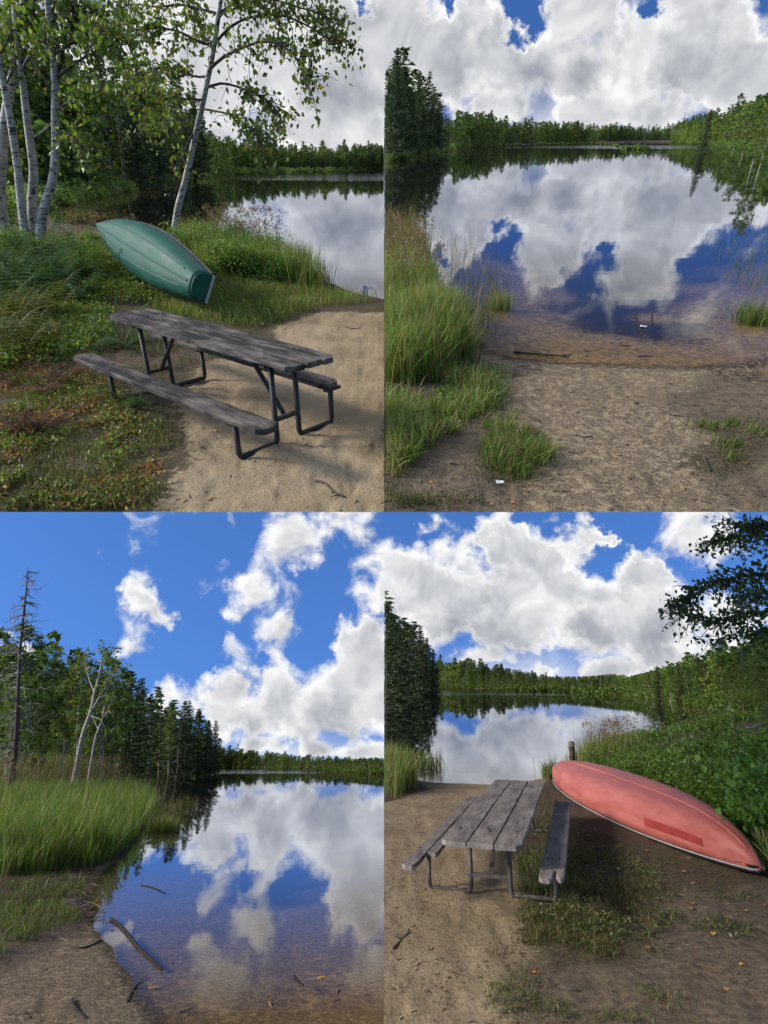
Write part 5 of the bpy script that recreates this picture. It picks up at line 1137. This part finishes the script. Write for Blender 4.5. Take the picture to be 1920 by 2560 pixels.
def scrap(k, qx, qy, size, label, seed, water=False):
    rng = np.random.default_rng(seed); p = ong(k, qx, qy); p[2] = max(p[2], .004); n = 7
    X, Y = np.meshgrid(np.linspace(-.5, .5, n), np.linspace(-.5, .5, n)); Z = .22 * (fbm(X * 3 + seed, Y * 3, seed, 3) - .2)
    V = np.stack([X * size * (1 + .2 * Y), Y * size * .7, np.maximum(Z, 0) * size + .004], -1).reshape(-1, 3); F = [(i * n + j, i * n + j + 1, (i + 1) * n + j + 1, (i + 1) * n + j) for i in range(n - 1) for j in range(n - 1)]
    o = obj('paper_scrap', mk_mesh('paper_scrap', V, F, None, None, M['paper'])); o.matrix_world = MAT[k] @ Matrix.Translation(Vector([float(v) for v in p])) @ Matrix.Rotation(rng.random() * 6, 4, 'Z'); tag(o, label, 'litter')
scrap('TR', 232, 1790, .13, 'crumpled white paper lying in the lush grass', 3); scrap('TR', 1118, 1420, .08, 'white scrap floating in the shallows of the launch', 4); scrap('TR', 320, 1675, .05, 'small white scrap at the upper edge of the grass', 5)
scrap('TR', 500, 2085, .05, 'small white scrap on the sand below the patchy grass', 6); scrap('BL', 135, 1588, .08, 'white scrap at the foot of the reed bed', 7); scrap('BL', 358, 1418, .09, 'pale scrap caught low in the reeds', 8); scrap('TL', 205, 1977, .035, 'tiny white scrap on the ground before the front bench', 9)
# crumbs of bark, twig ends and grit strewn over the sand
def debris(k, poly, n, seed, label, lo=.006, hi=.036, thin=.10):
    rng = np.random.default_rng(seed); P = on_ground(k, sample_q(k, poly, n, rng)); P = P[(P[:, 2] > -.15) & (fbm(P[:, 0] * 1.4, P[:, 1] * 1.4, seed, 3) + rng.normal(size=n) * .08 > .42)]
    n = len(P); a = rng.random(n) * 6.28; l = rng.uniform(lo, hi, n) * rng.random(n) ** 1.2; d = np.stack([np.cos(a), np.sin(a), rng.normal(size=n) * .15], 1) * l[:, None]; s = np.stack([-np.sin(a), np.cos(a), np.zeros(n)], 1) * (.002 + thin * l)[:, None]
    u = np.array([0, 0, 1.]) * (.002 + thin * l)[:, None]
    V = np.stack([P - d - s, P - d + s, P + d + s * .6, P + d - s * .6, P - d * .6 + u, P + d * .7 + u], 1).reshape(-1, 3); b = np.arange(n)[:, None] * 6
    F4 = np.concatenate([b + np.array([0, 3, 5, 4]), b + np.array([1, 4, 5, 2])]); F3 = np.concatenate([b + np.array([0, 4, 1]), b + np.array([2, 5, 3])])
    c = np.array([(.05, .035, .022), (.10, .075, .05), (.03, .022, .016), (.28, .2, .12), (.16, .08, .03)])[rng.integers(0, 5, n)]
    o = obj('debris', mk_mesh('debris', V, F4, F3, np.repeat(c, 6, 0), M['dry'])); o.matrix_world = MAT[k]; tag(o, label, 'debris', None, 'stuff')
debris('TL', [(-100, 2212), (-100, 1500), (600, 1350), (1350, 1330), (1655, 1330), (1655, 2212)], 1700, 1, 'bits of bark and twig strewn around the dark picnic table')
debris('TR', [(0, 2212), (0, 1900), (500, 1520), (900, 1590), (1659, 1540), (1659, 2212)], 2300, 2, 'bits of bark and twig strewn over the launch sand')
debris('TR', [(600, 1300), (1500, 1250), (1500, 1560), (560, 1530)], 260, 5, 'dark sunken bits lying on the lake bed off the launch', .03, .12)
debris('BL', [(0, 2212), (0, 1650), (400, 1550), (480, 1800), (800, 2212)], 1300, 3, 'bits of bark and twig strewn over the wet sand below the reeds')
debris('BL', [(480, 1750), (700, 1600), (1600, 1750), (1659, 2212), (800, 2212)], 320, 6, 'dark sunken bits lying on the lake bed below the reeds', .02, .10)
debris('BR', [(0, 2212), (0, 1250), (700, 1250), (1659, 1560), (1659, 2212)], 3000, 4, 'bits of bark and twig strewn over the earth of the canoe view')

debris('BL', [(60, 1560), (420, 1540), (420, 1680), (500, 1790), (420, 1850), (180, 1850), (40, 1700)], 2600, 12, 'matted dead stalks washed up along the waterline below the reeds', .05, .24, .022)
debris('TR', [(330, 1470), (560, 1520), (700, 1560), (660, 1620), (400, 1640)], 700, 13, 'dead stalks washed up at the grassy end of the launch waterline', .03, .14, .022)
debris('TR', [(1380, 1580), (1659, 1540), (1659, 1660), (1450, 1640)], 700, 14, 'dead stalks washed up at the open end of the launch waterline', .03, .14, .022)

# ---------------------------------------------------------------- labels that count along a stand, as seen from the camera
ORD = 'first second third fourth fifth sixth seventh eighth ninth tenth eleventh twelfth thirteenth fourteenth fifteenth sixteenth seventeenth eighteenth nineteenth twentieth'.split()
WHERE = {'trees on the bank behind the green boat': 'in the wood behind the green boat', 'spruces beside the sandy launch': 'in the dark stand beside the sandy launch',
         'trees behind the tall reeds': 'in the wood behind the tall reeds', 'spruces across the cove from the grey picnic table': 'in the stand across from the grey table',
         'birches across the water': 'below the wooded hill across from the launch', 'birches behind the red canoe': 'on the far bank behind the red canoe', 'spruces behind the red canoe': 'on the far bank behind the red canoe',
         'bushes between the green boat and the lake': 'between the green boat and the lake', 'bushes at the foot of the white birches': 'at the foot of the white birches', 'bushes behind the red canoe': 'in the thicket behind the red canoe',
         'broad-leaved bushes by the red canoe': 'by the red canoe', 'near-bank trees behind the red canoe': 'above the bushes behind the red canoe', 'green ferns below the white birches': 'in the green fern bank below the white birches',
         'yellowing ferns beyond the front bench': 'among the yellowing ferns beyond the front bench', 'withered ferns by the front bench': 'among the withered ferns by the front bench', 'goldenrods near the green boat': 'near the green boat',
         'grass tufts on the dark sand': 'on the dark sand of the launch'}
bpy.context.view_layer.update()
CI = camo.matrix_world.inverted()
sets = {}
for o in scene.objects:
    if o.parent is None and o.get('group') in WHERE: sets.setdefault((o['group'], o.name.split('.')[0]), []).append(o)
for (g, nm), os_ in sets.items():
    os_.sort(key=lambda o: (lambda v: v.x / max(-v.z, .01))(CI @ o.matrix_world.translation))
    for i, o in enumerate(os_):
        if len(os_) > 1 and i < len(ORD): o['label'] = ORD[i] + ' ' + nm.replace('_', ' ') + ' from the left ' + WHERE[g]
for o in [o for o in scene.objects if o.type == 'EMPTY' and not o.children]: bpy.data.objects.remove(o)
